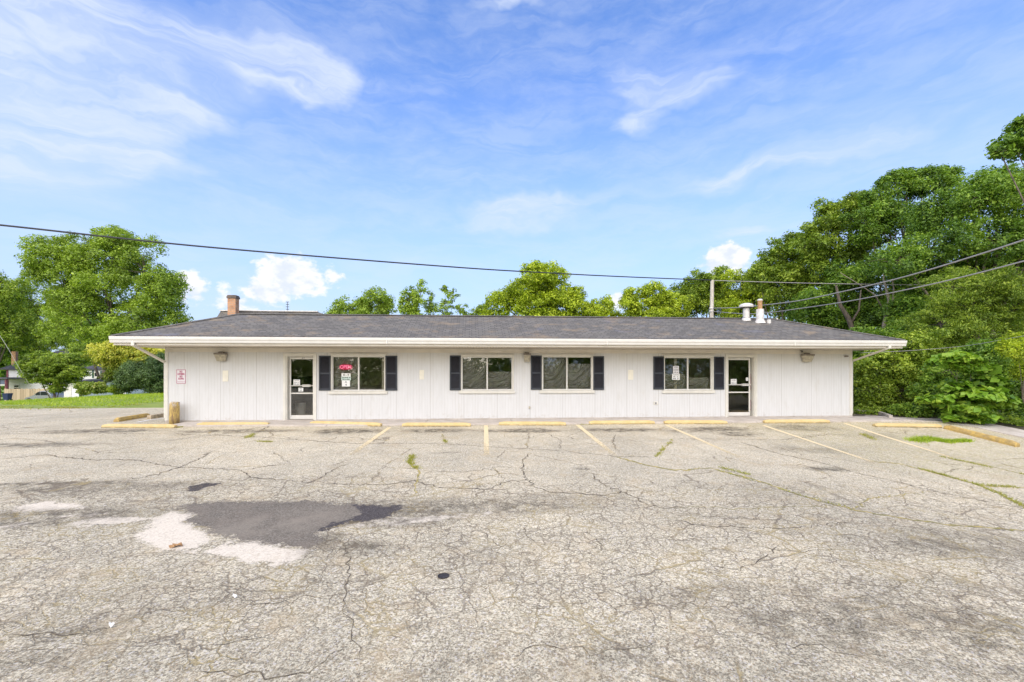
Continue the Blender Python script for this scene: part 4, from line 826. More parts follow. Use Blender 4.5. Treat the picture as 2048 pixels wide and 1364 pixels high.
# doors
for di, (x0, x1, y0, y1, side) in enumerate(DOORS):
    X0, X1 = fx(x0), fx(x1); z1 = fz((x0 + x1) / 2, y0); z0 = 0.005; rc = .14
    dr = bpy.data.objects.new('door', None); COL.objects.link(dr); dr.parent = bld; dr['label'] = 'left glass door with papers on it' if side == 'L' else 'right glass door near the lone wheel stop'
    def D(mb, name, m, **kw): return B(mb, name, m, dr, **kw)
    t = MB(); t.box(X0 - .09, X0, YW - .03, YW - .003, 0, z1 + .09); t.box(X1, X1 + .09, YW - .03, YW - .003, 0, z1 + .09); t.box(X0, X1, YW - .03, YW - .003, z1, z1 + .09); D(t, 'door_casing', M['trim'], bevel=.004)
    t = MB(); t.box(X0 + .002, X0 + .035, YW - .003, YW + .30, z0, z1 - .03); t.box(X1 - .035, X1 - .002, YW - .003, YW + .30, z0, z1 - .03); t.box(X0 + .002, X1 - .002, YW - .003, YW + .30, z1 - .03, z1 - .002); D(t, 'door_jamb', M['trim'])
    t = MB(); t.box(X0 - .02, X1 + .02, YW - .10, YW + .30, -.002, .02); D(t, 'threshold', M['concrete'])
    a, b = X0 + .037, X1 - .037
    if side == 'L': a += .02
    else: b -= .05
    yd = YW + rc; zd = z1 - .045; zb = .035
    pz = lambda py: onY((x0 + x1) / 2, py, yd)[2]
    r1 = pz(771.5 if side == 'L' else 769.5); r2 = pz(786.5 if side == 'L' else 784.5)
    t = MB(); t.box(a, a + .055, yd, yd + .045, zb, zd); t.box(b - .055, b, yd, yd + .045, zb, zd); t.box(a + .055, b - .055, yd, yd + .045, zb, zb + .14); t.box(a + .055, b - .055, yd, yd + .045, zd - .075, zd); D(t, 'door_frame', M['white'], bevel=.003)
    t = MB(); t.box(a + .055, b - .055, yd, yd + .04, r2 - .022, r2 + .022); D(t, 'mid_rail', M['white'])
    t = MB(); t.box(a - .01, b + .01, yd - .04, yd - .012, r1 - .012, r1 + .014); D(t, 'push_bar', M['white'], bevel=.004)
    hx = a + (b - a) * (.72 if side == 'L' else .76); t = MB(); t.box(hx - .14, hx + .12, yd - .075, yd - .042, r1 - .04, r1 - .012); t.box(hx - .14, hx + .12, yd - .075, yd - .042, r1 + .018, r1 + .045); t.box(hx - .15, hx - .13, yd - .075, yd - .03, r1 - .04, r1 + .045); t.box(hx + .11, hx + .13, yd - .075, yd - .03, r1 - .04, r1 + .045); D(t, 'handle', M['white'])
    t = MB(); t.box(a + .05, b - .05, yd + .018, yd + .024, r2 + .02, zd - .07); D(t, 'glass_pane', M['glass'])
    t = MB(); t.box(a + .05, b - .05, yd + .018, yd + .024, zb + .13, r2 - .02); D(t, 'glass_pane', M['glass'])
    if side == 'L':
        t = MB(); put_text(t, '# 5', (a + b) / 2 + .05, yd - .002, zd - .035, .07); D(t, 'door_number', M['ink'])
    else:
        for zz, hz_ in ((.25, .40), (1.05, .60)): t = MB(); t.box(b + .002, b + .014, yd - .008, yd + .02, zz, zz + hz_); D(t, 'hinge', M['darkred'])
def notice(x0, x1, y0, y1, Y, lines, label, m='paper', ink='greyink', name='paper_notice'):
    a = onY(x0, y1, Y); b = onY(x1, y0, Y); c = (a + b) / 2; t = empty(name, (c[0], Y, a[2]), label, 'notice'); w_ = b[0] - a[0]; h_ = b[2] - a[2]
    q_ = MB((c[0], Y, a[2])); q_.box(a[0], b[0], Y - .002, Y, a[2], b[2]); q_.build('sheet', M[m], t)
    n_ = len(lines)
    for i, (tx, wf) in enumerate(lines): q_ = MB((c[0], Y, a[2])); put_text(q_, tx, c[0], Y - .003, b[2] - h_ * (i + .62) / (n_ + .2), h_ / (n_ + .2) * .95, w_ * wf, .002); q_.build('lettering', M[ink], t)
    return t
notice(587, 600, 759, 770, YW + .136, [('NOTICE', .7), ('please use', .8), ('other door', .8)], 'square white paper taped to the left door above its push bar')
notice(597, 606.5, 775.5, 783, YW + .136, [('PULL', .6), ('hours', .5)], 'small white paper below the push bar of the left door')
notice(1461.5, 1473, 758, 768.3, YW + .136, [('CLOSED', .7), ('thank you', .8)], 'square white paper taped to the right door above its push bar')
notice(1492, 1496.5, 755, 761.5, YW + .136, [('i', .2)], 'tiny pale sticker beside the handle of the right door')
notice(683, 701.3, 746.5, 753.2, YW + .03, [('D - 9', .6)], 'white strip reading D - 9, topmost of the papers in the left window', ink='ink')
notice(682.6, 701.6, 753.3, 760.5, YW + .03, [('ZONE II', .9), ('notice to visitors', .8)], 'pale green paper strip under the D - 9 strip in the left window', 'mint', 'ink')
notice(683.8, 700, 760.8, 773, YW + .03, [('A', .3), ('4', .25)], 'white paper sheet lowest in the stack of papers in the left window')
notice(1346, 1357.8, 732, 747.3, YW + .03, [('FOR', .6), ('LEASE', .8), ('call us', .7)], 'faded grey-white paper higher in the right-hand window', 'signface')
notice(1344.2, 1359.5, 747.6, 759.7, YW + .03, [('HOURS', .8), ('8-5', .7), ('M-F', .8)], 'white paper lower in the right-hand window')
# glowing open sign
a = onY(678.5, 739.5, YW + .1); b = onY(704.7, 728.8, YW + .1); c = (a + b) / 2; t0 = empty('open_sign', (c[0], c[1], a[2]), 'glowing pink oval OPEN sign hanging in the left window', 'sign')
q_ = MB((c[0], c[1], a[2])); w_, h_ = (b[0] - a[0]) / 2, (b[2] - a[2]) / 2; el_ = [(c[0] + w_ * math.copysign(abs(math.cos(tt)) ** .7, math.cos(tt)), c[2] + h_ * math.copysign(abs(math.sin(tt)) ** .7, math.sin(tt))) for tt in np.linspace(0, 2 * math.pi, 28, endpoint=False)]
q_.add([(x, c[1] - .015, z) for x, z in el_] + [(x, c[1] + .015, z) for x, z in el_], [tuple(range(28)), tuple(reversed(range(28, 56)))] + [(i, (i + 1) % 28, 28 + (i + 1) % 28, 28 + i) for i in range(28)]); q_.build('panel', M['neon'], t0)
q_ = MB((c[0], c[1], a[2])); put_text(q_, 'OPEN', c[0], c[1] - .02, c[2], .17, w_ * 1.65, .003); q_.build('lettering', M['neontube'], t0)
# windows
def shutter_b(px0, px1, py0, py1):
    X0, X1 = fx(px0), fx(px1); z0, z1 = fz(px0, py1), fz(px0, py0); zm = z0 + (z1 - z0) * .49
    s_ = bpy.data.objects.new('shutter', None); COL.objects.link(s_); s_.parent = bld; ya, yb = YW - .04, YW - .003
    t = MB(); t.box(X0, X0 + .05, ya, yb, z0, z1); t.box(X1 - .05, X1, ya, yb, z0, z1); t.box(X0 + .05, X1 - .05, ya, yb, z0, z0 + .07); t.box(X0 + .05, X1 - .05, ya, yb, z1 - .05, z1); t.box(X0 + .05, X1 - .05, ya, yb, zm - .03, zm + .03); B(t, 'shutter_frame', M['shutterframe'], s_, bevel=.004)
    for za, zb_ in ((z0 + .07, zm - .03), (zm + .03, z1 - .05)):
        t = MB(); n_ = int((zb_ - za) / .036)
        for i in range(n_):
            zz = za + (zb_ - za) * i / n_; hh_ = (zb_ - za) / n_; t.add([(X0 + .05, ya + .012, zz), (X1 - .05, ya + .012, zz), (X1 - .05, ya + .028, zz + hh_), (X0 + .05, ya + .028, zz + hh_)], [(0, 1, 2, 3)]); t.add([(X0 + .05, ya + .012, zz), (X1 - .05, ya + .012, zz), (X1 - .05, ya + .028, zz), (X0 + .05, ya + .028, zz)], [(0, 3, 2, 1)])
        B(t, 'louvre_panel', M['shutter'], s_)
for wi, (x0, x1, y0, y1, g0_, g1_, g2_, g3_) in enumerate(WINS):
    X0, X1, z0, z1 = fx(x0), fx(x1), fz(x0, y1), fz(x0, y0)
    wn_ = bpy.data.objects.new('window', None); COL.objects.link(wn_); wn_.parent = bld
    t = MB(); ft = z1 + .085
    t.box(X0 - .028, X0 + .0, YW - .035, YW - .003, z0, ft); t.box(X1 - .0, X1 + .05, YW - .035, YW - .003, z0, ft); t.box(X0, X1, YW - .035, YW - .003, z1, ft); B(t, 'window_casing', M['trim'], wn_, bevel=.003)
    t = MB(); t.box(X0 - .10, X1 + .09, YW - .05, YW - .003, ft + .012, ft + .034); B(t, 'drip_cap', M['fascia'], wn_)
    t = MB(); t.box(X0 - .10, X1 + .09, YW - .06, YW - .003, z0 - .115, z0 - .02); t.box(X0 - .06, X1 + .06, YW - .072, YW - .003, z0 - .019, z0 - .001); B(t, 'window_sill', M['trim'], wn_, bevel=.004)
    fr_ = .035; xm = fx((g1_ + g2_) / 2); t = MB(); ya, yb = YW + .012, YW + .075
    t.box(X0 + .001, X0 + fr_, ya, yb, z0 + .001, z1 - .001); t.box(X1 - fr_, X1 - .001, ya, yb, z0 + .001, z1 - .001); t.box(X0 + fr_, X1 - fr_, ya, yb, z0 + .001, z0 + .035); t.box(X0 + fr_, X1 - fr_, ya, yb, z1 - .03, z1 - .001); t.box(xm - .025, xm + .025, ya - .004, yb, z0 + .035, z1 - .03); B(t, 'window_frame', M['white'], wn_, bevel=.003)
    for a_, b_, yy in ((X0 + fr_ - .005, xm - .02, YW + .04), (xm + .02, X1 - fr_ + .005, YW + .055)): t = MB(); t.box(a_, b_, yy, yy + .005, z0 + .03, z1 - .025); B(t, 'glass_pane', M['glass'], wn_)
for s_ in ((638.3, 662, 711.5, 781), (771, 794.7, 711.5, 781), (899.6, 921.8, 711, 780.6), (1061.6, 1083.4, 711, 779.5), (1185.8, 1207.7, 712.5, 779.8), (1306.4, 1327.6, 712.8, 779), (1426.7, 1447.6, 713.5, 779)): shutter_b(*s_)
# crumpled plastic film behind some panes
def film(px0, px1, py0, py1, label, seed, top=0.0):
    X0, X1, z0, z1 = fx(px0), fx(px1), fz(px0, py1), fz(px0, py0); n_ = 70; U, V = np.meshgrid(np.linspace(0, 1, n_), np.linspace(0, 1, n_)); x = X0 + (X1 - X0) * U; z = z0 + (z1 - z0) * V * (1 - top)
    ang = seed * .9; uu = U - .1; vv = V - 1.2; rr = np.sqrt(uu ** 2 * 1.0 + vv ** 2); sag = fbm(rr * 12 + 2.5 * fbm(U * 3, V * 3, 3, seed), U * 1.6 + seed, 3, seed + 3); sm = np.abs(sag - .5)
    y = YW + .16 + .14 * (sag - .5) * 2 * (.3 + .9 * (1 - V)) - .05 * sm + .03 * fbm(U * 9, V * 9, 3, seed + 7)
    idn = np.arange(n_ * n_).reshape(n_, n_); f = np.stack([idn[:-1, :-1], idn[:-1, 1:], idn[1:, 1:], idn[1:, :-1]], -1).reshape(-1, 4)
    c = np.array([(X0 + X1) / 2, YW + .13, z0]); me = npmesh('plastic_sheet', np.stack([x.ravel(), y.ravel(), z.ravel()], 1) - c, f); me.polygons.foreach_set('use_smooth', [True] * len(f)); o = link('plastic_sheet', me, M['film'], loc=c); tag(o, label, 'plastic sheet', 'clear plastic sheets hung inside the windows')
film(664, 717, 713, 781, 'crumpled clear plastic sheet behind the papers in the left window', 3); film(925, 973, 714, 779, 'crumpled clear plastic sheet behind the left pane of the window without a right shutter', 1); film(975, 1024, 728, 779, 'slack clear plastic sheet behind the right pane of the window without a right shutter', 5, .3)
film(1086, 1133, 714, 779, 'heavily creased plastic sheet behind the left pane, window right of the middle lamp', 2); film(1135, 1183, 716, 779, 'plastic sheet with drooping top edge, right pane, window right of the middle lamp', 4, .18)
film(1330, 1375, 740, 779, 'crumpled clear plastic sheet low behind the left pane of the right-hand window', 6, .2); film(1377, 1422, 745, 779, 'crumpled clear plastic sheet low behind the right pane of the right-hand window', 8, .3)
# wall lamps and small fittings
def wall_lamp(px0, px1, py0, py1, lab, dx=0.0):
    a = fx(px0), fz(px0, py1); b = fx(px1), fz(px1, py0); cx_ = (a[0] + b[0]) / 2; w_ = b[0] - a[0]; z0, z1 = a[1], b[1]
    lp = bpy.data.objects.new('wall_lamp', None); COL.objects.link(lp); lp.parent = bld; lp['label'] = lab
    t = MB(); t.prism([(cx_ - w_ * .5, YW - .16), (cx_ - w_ * .42, YW - .24), (cx_ + w_ * .42, YW - .24), (cx_ + w_ * .5, YW - .16), (cx_ + w_ * .45, YW - .035), (cx_ - w_ * .45, YW - .035)], z1 - .07, z1 - .015); t.box(cx_ - .08, cx_ + .08, YW - .14, YW - .031, z1 - .015, z1 + .03); B(t, 'lamp_housing', M['housing'], lp, bevel=.006)
    t = MB(); tp_ = [(cx_ - w_ * .47, YW - .15), (cx_ - w_ * .40, YW - .225), (cx_ + w_ * .40, YW - .225), (cx_ + w_ * .47, YW - .15), (cx_ + w_ * .42, YW - .04), (cx_ - w_ * .42, YW - .04)]; bt = [(cx_ + (x - cx_) * .72, YW - .04 + (y - YW + .04) * .6) for x, y in tp_]
    v = [(x, y, z1 - .072) for x, y in tp_] + [(x, y, z0) for x, y in bt]; t.add(v, [tuple(range(5, -1, -1)), tuple(range(6, 12))] + [(i, (i + 1) % 6, 6 + (i + 1) % 6, 6 + i) for i in range(6)])
    for i in range(6): xx = cx_ - w_ * .33 + w_ * .66 * i / 5; t.extrude([(-.004, -.004), (.004, -.004), (.004, .004), (-.004, .004)], (xx, YW - .229, z1 - .08), (cx_ + (xx - cx_) * .75, YW - .156, z0 + .01))
    B(t, 'lamp_lens', M['lens'], lp)
wall_lamp(433, 458, 705.5, 722.5, 'wall lamp nearest the left corner'); wall_lamp(1046, 1061, 706.5, 723.5, 'narrow wall lamp between the middle windows'); wall_lamp(1599, 1622.5, 708, 724, 'wall lamp right of the right door')
for px0, px1, py0, py1 in ((445.4, 456.8, 741, 763), (839, 848, 740, 759), (1256, 1266.5, 739.7, 759.5)):
    t = MB(); t.box(fx(px0), fx(px1), YW - .014, YW - .001, fz(px0, py1), fz(px0, py0)); B(t, 'cover_plate', M['cream'], bevel=.004)
t = MB(); t.box(fx(1057.3), fx(1060.6), YW - .05, YW - .002, fz(1058, 817), fz(1058, 812.5)); B(t, 'hose_tap', M['lens'], bevel=.008)
t = MB(); t.box(fx(1307.5), fx(1315), YW - .03, YW - .002, fz(1310, 809), fz(1310, 803)); B(t, 'outlet_box', M['trim'], bevel=.005)
t = MB(); t.box(fx(1309.2), fx(1312.6), YW - .034, YW - .0305, fz(1310, 808), fz(1310, 804.3)); B(t, 'outlet_cover', M['greyink'])
t = MB(); cx_ = fx(1600); zz = fz(1600, 703); t.tube([(cx_, YW - .03, zz + .04), (cx_, YW - .09, zz + .02)], .012, 8); t.tube([(cx_ - .03, YW - .16, zz - .01), (cx_ + .03, YW - .06, zz + .01)], .032, 12); B(t, 'security_camera', M['darkmetal'])
t = MB(); t.box(fx(1687.5), fx(1693), YW - .10, YW - .024, fz(1690, 714), fz(1690, 711.2)); B(t, 'sensor_box', M['housing'], bevel=.006)
t = MB(); t.tube([(fx(322), YW + .6, fz(325, 714)), (XL - .02, YW + .5, fz(330, 709))], .012, 6); B(t, 'conduit', M['white'])
# items seen through the left door
p = onY(601, 830, 17.6); tb = empty('waste_bin', (p[0], 17.6, 0), 'white waste bin standing inside behind the left door', 'bin')
q_ = MB((p[0], 17.6, 0)); q_.lathe((p[0], 17.6, 0), [(.15, 0.001), (.19, .5), (.2, .52), (.2, .54)], 24); q_.build('bucket', M['binwhite'], tb); q_ = MB((p[0], 17.6, 0)); rs = random.Random(3)
q_.lathe((p[0], 17.6, .54), [(.205, 0), (.215, .03), (.17, .07), (.05, .10)], 14); q_.build('bag_liner', M['darkmetal'], tb)
p = onY(602, 760, 19.2); tb = empty('cabinet', (p[0], 19.2, 0), 'dark cabinet standing inside the room behind the left door', 'cabinet')
q_ = MB((p[0], 19.2, 0)); q_.box(p[0] - .5, p[0] + .5, 19.0, 19.4, 0, 1.55); q_.build('body', M['cabinet'], tb, bevel=.01); q_ = MB((p[0], 19.2, 0)); q_.box(p[0] - .45, p[0] - .1, 18.97, 18.995, .8, 1.45); q_.build('panel', M['blueposter'], tb)
# parking sign on the wall
a = onY(352.8, 767, YW - .01); b = onY(371.2, 739.2, YW - .01); c = (a + b) / 2; t0 = empty('wall_sign', (c[0], YW - .01, a[2]), 'small faded white sign with red lettering on the wall near the left corner', 'sign'); org = (c[0], YW - .01, a[2]); W_, H_ = b[0] - a[0], b[2] - a[2]
q_ = MB(org); q_.box(a[0], b[0], YW - .008, YW - .001, a[2], b[2]); q_.build('sign_plate', M['signface'], t0)
q_ = MB(org); e_ = .008; Yb = YW - .0115
for bx in ((a[0], b[0], b[2] - .018, b[2]), (a[0], b[0], a[2], a[2] + .018), (a[0], a[0] + .014, a[2] + .018, b[2] - .018), (b[0] - .014, b[0], a[2] + .018, b[2] - .018), (a[0] + .03, b[0] - .03, a[2] + .065, a[2] + .073)): q_.box(bx[0], bx[1], Yb, YW - .0085, bx[2], bx[3])
for tx, zf, wf in (('NO', .84, .3), ('LOITERING', .675, .76), ('NO', .50, .3), ('ALCOHOL', .34, .62)): put_text(q_, tx, c[0], Yb, a[2] + H_ * zf, .085, W_ * wf, .004)
q_.build('lettering', M['redink'], t0)
# rusty bollard
g = onY(348.5, 800, 15.9); g[2] = -.03; bo = MB(); bo.lathe((0, 0, -.02), [(.148, 0), (.15, .2), (.146, .62), (.149, .70), (.142, .735), (.10, .75), (.01, .752)], 24); bo_ = bo.build('bollard', M['post'], None, (g[0], g[1], g[2]), smooth=True); bo_.rotation_euler = (0, R(.8), 0)
tag(bo_, 'rusty yellow round post standing at the left corner of the building', 'bollard')

# small things on the lot
g = G(887, 1152); t = MB((g[0], g[1], g[2])); t.lathe((g[0], g[1], float(LZ(g[0], g[1])) - .02), [(.062, 0), (.062, .028), (.052, .03), (.05, .024), (.01, .024)], 22); tag(t.build('valve_cover', M['iron'], loc=(g[0], g[1], g[2])), 'small round dark iron valve cover set in the asphalt nearest the camera', 'valve cover')
def crumple(px, py, r_, lab, m='debris', seed=0):
    g = G(px, py); rs = np.random.default_rng(seed); n_ = 9; v = [(0, 0, .012)] + [(r_ * math.cos(a) * rs.uniform(.6, 1.1), .6 * r_ * math.sin(a) * rs.uniform(.6, 1.1), rs.uniform(.0, .03)) for a in np.linspace(0, 2 * math.pi, n_, endpoint=False)]
    v += [(0, 0, .03)] + [(x * .9, y * .9, z + .012) for x, y, z in v[1:n_ + 1]]
    t = MB(); t.add(v, [(0, 1 + (i + 1) % n_, 1 + i) for i in range(n_)] + [(n_ + 1, n_ + 2 + i, n_ + 2 + (i + 1) % n_) for i in range(n_)] + [(1 + i, 1 + (i + 1) % n_, n_ + 2 + (i + 1) % n_, n_ + 2 + i) for i in range(n_)])
    o = t.build('dead_leaf' if m == 'debris' else 'pebble', M[m], None, (g[0], g[1], float(LZ(g[0], g[1])) + .004)); tag(o, lab, 'dead leaf' if m == 'debris' else 'pebble'); return o
crumple(355, 1093, .07, 'dry brown leaf lying on the pale patch at the left'); crumple(345, 1096, .04, 'smaller dry leaf beside the one on the pale patch', seed=3)
crumple(223, 1256, .025, 'white pebble at the end of a crack, lower left', 'whitepaint', 4); crumple(470, 1196, .022, 'white pebble in the lower left of the lot', 'whitepaint', 5)

# ------------------------------------------------------------------ trees and shrubs
def frames(nrm, rs):
    n = len(nrm); a = rs.normal(size=(n, 3)); a -= (a * nrm).sum(1, keepdims=True) * nrm; a /= np.linalg.norm(a, axis=1, keepdims=True) + 1e-9
    return a, np.cross(nrm, a)
def leaf_mesh(name, C, nrm, size, tint, rs, aspect=0.55, fold=0.25, droop=0.0):
    a, b = frames(nrm, rs); n = len(C); s_ = size[:, None]
    if droop: a = a + np.array([0, 0, -droop]); a /= np.linalg.norm(a, axis=1, keepdims=True); b = np.cross(nrm, a); b /= np.linalg.norm(b, axis=1, keepdims=True) + 1e-9
    v = np.empty((n, 4, 3)); v[:, 0] = C - a * s_ * .5; v[:, 1] = C + b * s_ * aspect * .5 + nrm * s_ * fold * .5; v[:, 2] = C + a * s_ * .5; v[:, 3] = C - b * s_ * aspect * .5 + nrm * s_ * fold * .5
    base = np.arange(n)[:, None] * 4; f = np.stack([base + [0, 1, 2], base + [0, 2, 3]], 1).reshape(-1, 3)
    me = npmesh(name, v.reshape(-1, 3), f); at_ = me.attributes.new('tint', 'FLOAT', 'FACE'); at_.data.foreach_set('value', np.repeat(np.clip(tint, 0, 1), 2).astype(np.float32)); return me
def make_tree(name, label, cat, blobs, depth, m, leaf=0.16, clump=0.55, per=46, dens=1.0, base_px=None, trunk_r=0.22, bark='bark', group=None, seed=0, flat=0.78, aspect=.55, droop=0.0, thick=1.0, fill=1.0, up=0.55, limbs=True, shell=0.55, toptint=0.0):
    """blobs: (px, py, rx, ry[, depth shift]) lobes of the crown measured on the photo at the tree's distance"""
    rs = np.random.default_rng(seed + 1000); sc = depth / FPX
    cen = []; rad = []
    for b in blobs:
        dz = b[4] if len(b) > 4 else rs.normal(0, 0.12 * max(b[2] * sc, 1)); dd = depth + dz
        cen.append(at(b[0], b[1], dd)); r1, r2 = b[2] * dd / FPX, b[3] * dd / FPX; rad.append((r1, min(r1, (r1 + r2) / 2 * 1.0) * thick, r2))
    cen = np.array(cen); rad = np.array(rad)
    if base_px is None: base_px = (np.mean([b[0] for b in blobs]), 0)
    bp = at(base_px[0], HY, depth); base = np.array([bp[0], bp[1], float(H(bp[0], bp[1]))]) - np.array([0, 0, .1])
    clump = clump * .62; leaf = leaf * .66; CC = []; NN = []; TT = []; CB = []
    for i in range(len(cen)):
        ns = int(np.clip(12 * dens, 6, 18)); us = rs.normal(size=(ns, 3)); us /= np.linalg.norm(us, axis=1, keepdims=True); us[:, 2] = us[:, 2] * .95 + .05
        sc_ = np.concatenate([cen[i] + us * rad[i] * rs.uniform(.55, .92, (ns, 1)), cen[i][None] - [0, 0, rad[i][2] * .1]]); sr = np.concatenate([rad[i] * rs.uniform(.24, .46, (ns, 1)), rad[i][None] * .72]); st0 = rs.normal(.5, .13, ns + 1)
        for j in range(ns + 1):
            r_ = sr[j]; area = 4 * math.pi * (((r_[0] * r_[1]) ** 1.6 + (r_[0] * r_[2]) ** 1.6 + (r_[1] * r_[2]) ** 1.6) / 3) ** (1 / 1.6)
            nc = max(3, int(area / (clump ** 2 * 2.0) * dens * (.6 if j == ns else 1))); u = rs.normal(size=(nc, 3)); u /= np.linalg.norm(u, axis=1, keepdims=True); u[:, 2] = np.where(u[:, 2] < -.75, -u[:, 2], u[:, 2])
            CC.append(sc_[j] + u * r_ * rs.uniform(.72, 1.08, (nc, 1))); nn = u / r_; nn /= np.linalg.norm(nn, axis=1, keepdims=True); NN.append(nn); TT.append(rs.normal(st0[j], 0.10, nc)); CB.append(np.full(nc, i))
    CC = np.concatenate(CC); NN = np.concatenate(NN); TT = np.concatenate(TT); CB = np.concatenate(CB)
    gz = np.array([float(H(c[0], c[1])) for c in CC[::1]]) if len(CC) < 4000 else np.full(len(CC), base[2]); ok = CC[:, 2] > gz + .15; CC, NN, TT, CB = CC[ok], NN[ok], TT[ok], CB[ok]
    nC = len(CC); cr = clump * rs.uniform(.55, 1.25, nC); idc = np.repeat(np.arange(nC), np.maximum(6, (per * .8 * (cr / clump) ** 2 * fill).astype(int))); n = len(idc)
    off = rs.normal(size=(n, 3)); off /= np.linalg.norm(off, axis=1, keepdims=True); off *= rs.random((n, 1)) ** .45; off *= cr[idc][:, None]; off[:, 2] *= flat
    nz_ = NN[idc]; # domes: lay the leaves over the outer side of each clump
    C = CC[idc] + off; nrm = off / (cr[idc][:, None] + 1e-6) * .8 + nz_ * .5 + np.array([0, 0, up]) + rs.normal(0, .62, (n, 3)); nrm /= np.linalg.norm(nrm, axis=1, keepdims=True)
    C[:, 2] = np.maximum(C[:, 2], gz.min() if len(gz) else 0)
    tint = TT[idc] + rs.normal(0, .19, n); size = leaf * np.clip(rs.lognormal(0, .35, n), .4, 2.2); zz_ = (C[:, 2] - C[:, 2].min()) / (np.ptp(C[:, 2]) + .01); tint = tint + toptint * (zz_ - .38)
    root = empty(name, base, label, cat, group)
    me = leaf_mesh('crown', C - base, nrm, size, tint, rs, aspect, droop=droop); link('crown' if limbs else 'foliage', me, L[m], root)
    if limbs:
        t = MB(base); top = cen[:, :].mean(0); top[2] = base[2] + (cen[:, 2].max() - base[2]) * .55
        if top[2] - base[2] < .4: top[2] = base[2] + .4
        k1 = base + (top - base) * .35 + np.array([rs.normal(0, .15), rs.normal(0, .15), 0]); k2 = base + (top - base) * .7 + np.array([rs.normal(0, .25), rs.normal(0, .2), 0])
        t.tube([base - [0, 0, .3], base + [0, 0, .12], k1, k2, top], [trunk_r * 1.4, trunk_r * 1.08, trunk_r * .85, trunk_r * .62, trunk_r * .35], 9)
        for i in range(len(cen)):
            s0 = (k1, k2, top)[rs.integers(0, 3)] if cen[i][2] > k1[2] else (base + (k1 - base) * .7); mid_ = (s0 + cen[i]) / 2 + np.array([rs.normal(0, .2), rs.normal(0, .2), -.15]) * rad[i][0] * .4
            r0 = trunk_r * rs.uniform(.2, .34); t.tube([s0, mid_, cen[i]], [r0, r0 * .7, r0 * .4], 6)
            js = np.where(CB == i)[0]; 
            for j in rs.choice(js, min(len(js), 16), replace=False) if len(js) else []:
                e_ = CC[j]; m2 = (cen[i] * .5 + e_ * .5) + rs.normal(0, .08, 3) * rad[i][0]; t.tube([cen[i], m2, e_], [r0 * .4, r0 * .25, r0 * .08], 4, cap=False)
        t.build('trunk', M[bark], root, smooth=True)
    return root
# left side
make_tree('deciduous_tree', 'tall spreading green tree standing highest on the left', 'tree', [(210, 510, 75, 48), (120, 540, 60, 55), (290, 545, 60, 60), (210, 580, 75, 55), (90, 520, 42, 40), (325, 590, 38, 65), (160, 640, 75, 55), (270, 640, 70, 55), (230, 480, 50, 28), (330, 650, 35, 40)], 50, 'olive', .30, .95, 50, 1.05, (200, 0), .42, seed=1)
make_tree('deciduous_tree', 'dark green tree cut off by the left edge behind the chimney house', 'tree', [(-30, 590, 50, 55), (20, 580, 32, 35), (-20, 660, 65, 55), (25, 650, 40, 50)], 62, 'mid', .32, 1.0, 46, 1.1, (-20, 0), .4, seed=2)
make_tree('deciduous_tree', 'bushy mid green tree just left of the tall spreading tree', 'tree', [(60, 600, 52, 45), (110, 650, 60, 42), (60, 665, 52, 40), (140, 685, 55, 35), (25, 610, 30, 30)], 80, 'mid', .26, .8, 48, 1.1, (85, 0), .3, seed=3)
make_tree('deciduous_tree', 'dark green tree behind the brick chimney of the far house', 'tree', [(10, 700, 40, 50), (45, 690, 35, 40), (70, 720, 35, 30), (-20, 720, 40, 50)], 84, 'dark', .36, 1.1, 46, 1.2, (20, 0), .35, seed=4)  # leaves in the dark green material
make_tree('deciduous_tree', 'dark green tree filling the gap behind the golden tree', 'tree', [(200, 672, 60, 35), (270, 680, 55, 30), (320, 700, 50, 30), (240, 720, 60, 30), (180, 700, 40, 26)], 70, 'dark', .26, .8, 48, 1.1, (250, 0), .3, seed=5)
make_tree('ornamental_tree', 'dense rounded light green tree on the grass bank in front of the white houses', 'tree', [(100, 728, 50, 24), (85, 745, 38, 20), (130, 745, 38, 24), (105, 762, 34, 17), (118, 722, 40, 16), (70, 735, 22, 16), (113, 780, 10, 8)], 33, 'mid', .15, .42, 50, 1.35, (112, 0), .13, seed=6, flat=.4, thick=.9)
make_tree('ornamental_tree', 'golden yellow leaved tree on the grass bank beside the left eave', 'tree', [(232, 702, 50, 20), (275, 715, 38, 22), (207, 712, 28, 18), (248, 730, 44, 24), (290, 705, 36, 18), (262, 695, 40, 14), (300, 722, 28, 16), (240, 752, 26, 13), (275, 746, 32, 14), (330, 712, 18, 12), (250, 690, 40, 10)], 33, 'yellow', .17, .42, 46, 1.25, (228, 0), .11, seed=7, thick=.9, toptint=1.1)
make_tree('leaning_tree', 'thin leaning tree stem between the light green tree and the golden tree', 'tree', [(168, 716, 18, 12), (158, 700, 18, 12)], 35, 'mid', .16, .45, 40, 1.0, (146, 0), .09, seed=8)
make_tree('evergreen_shrub', 'dark green yew shrubs beside the left wall of the shop', 'shrub', [(275, 755, 35, 28), (315, 750, 32, 35), (300, 770, 40, 20), (255, 770, 18, 18), (330, 765, 25, 25)], 31.5, 'yew', .12, .38, 60, 1.5, (295, 0), .08, seed=9, limbs=False)
make_tree('flowering_shrub', 'loose shrub with pale blossoms under the golden tree', 'shrub', [(183, 774, 21, 11), (202, 779, 15, 9), (168, 781, 11, 8)], 31.5, 'flower', .14, .3, 46, 1.4, (185, 0), .05, seed=10, limbs=False)
make_tree('shrub', 'small round light green shrub right of the blossoming one', 'shrub', [(231, 780, 14, 9)], 31.5, 'grass', .16, .22, 50, 1.6, (231, 0), .05, seed=11, limbs=False, aspect=.2)
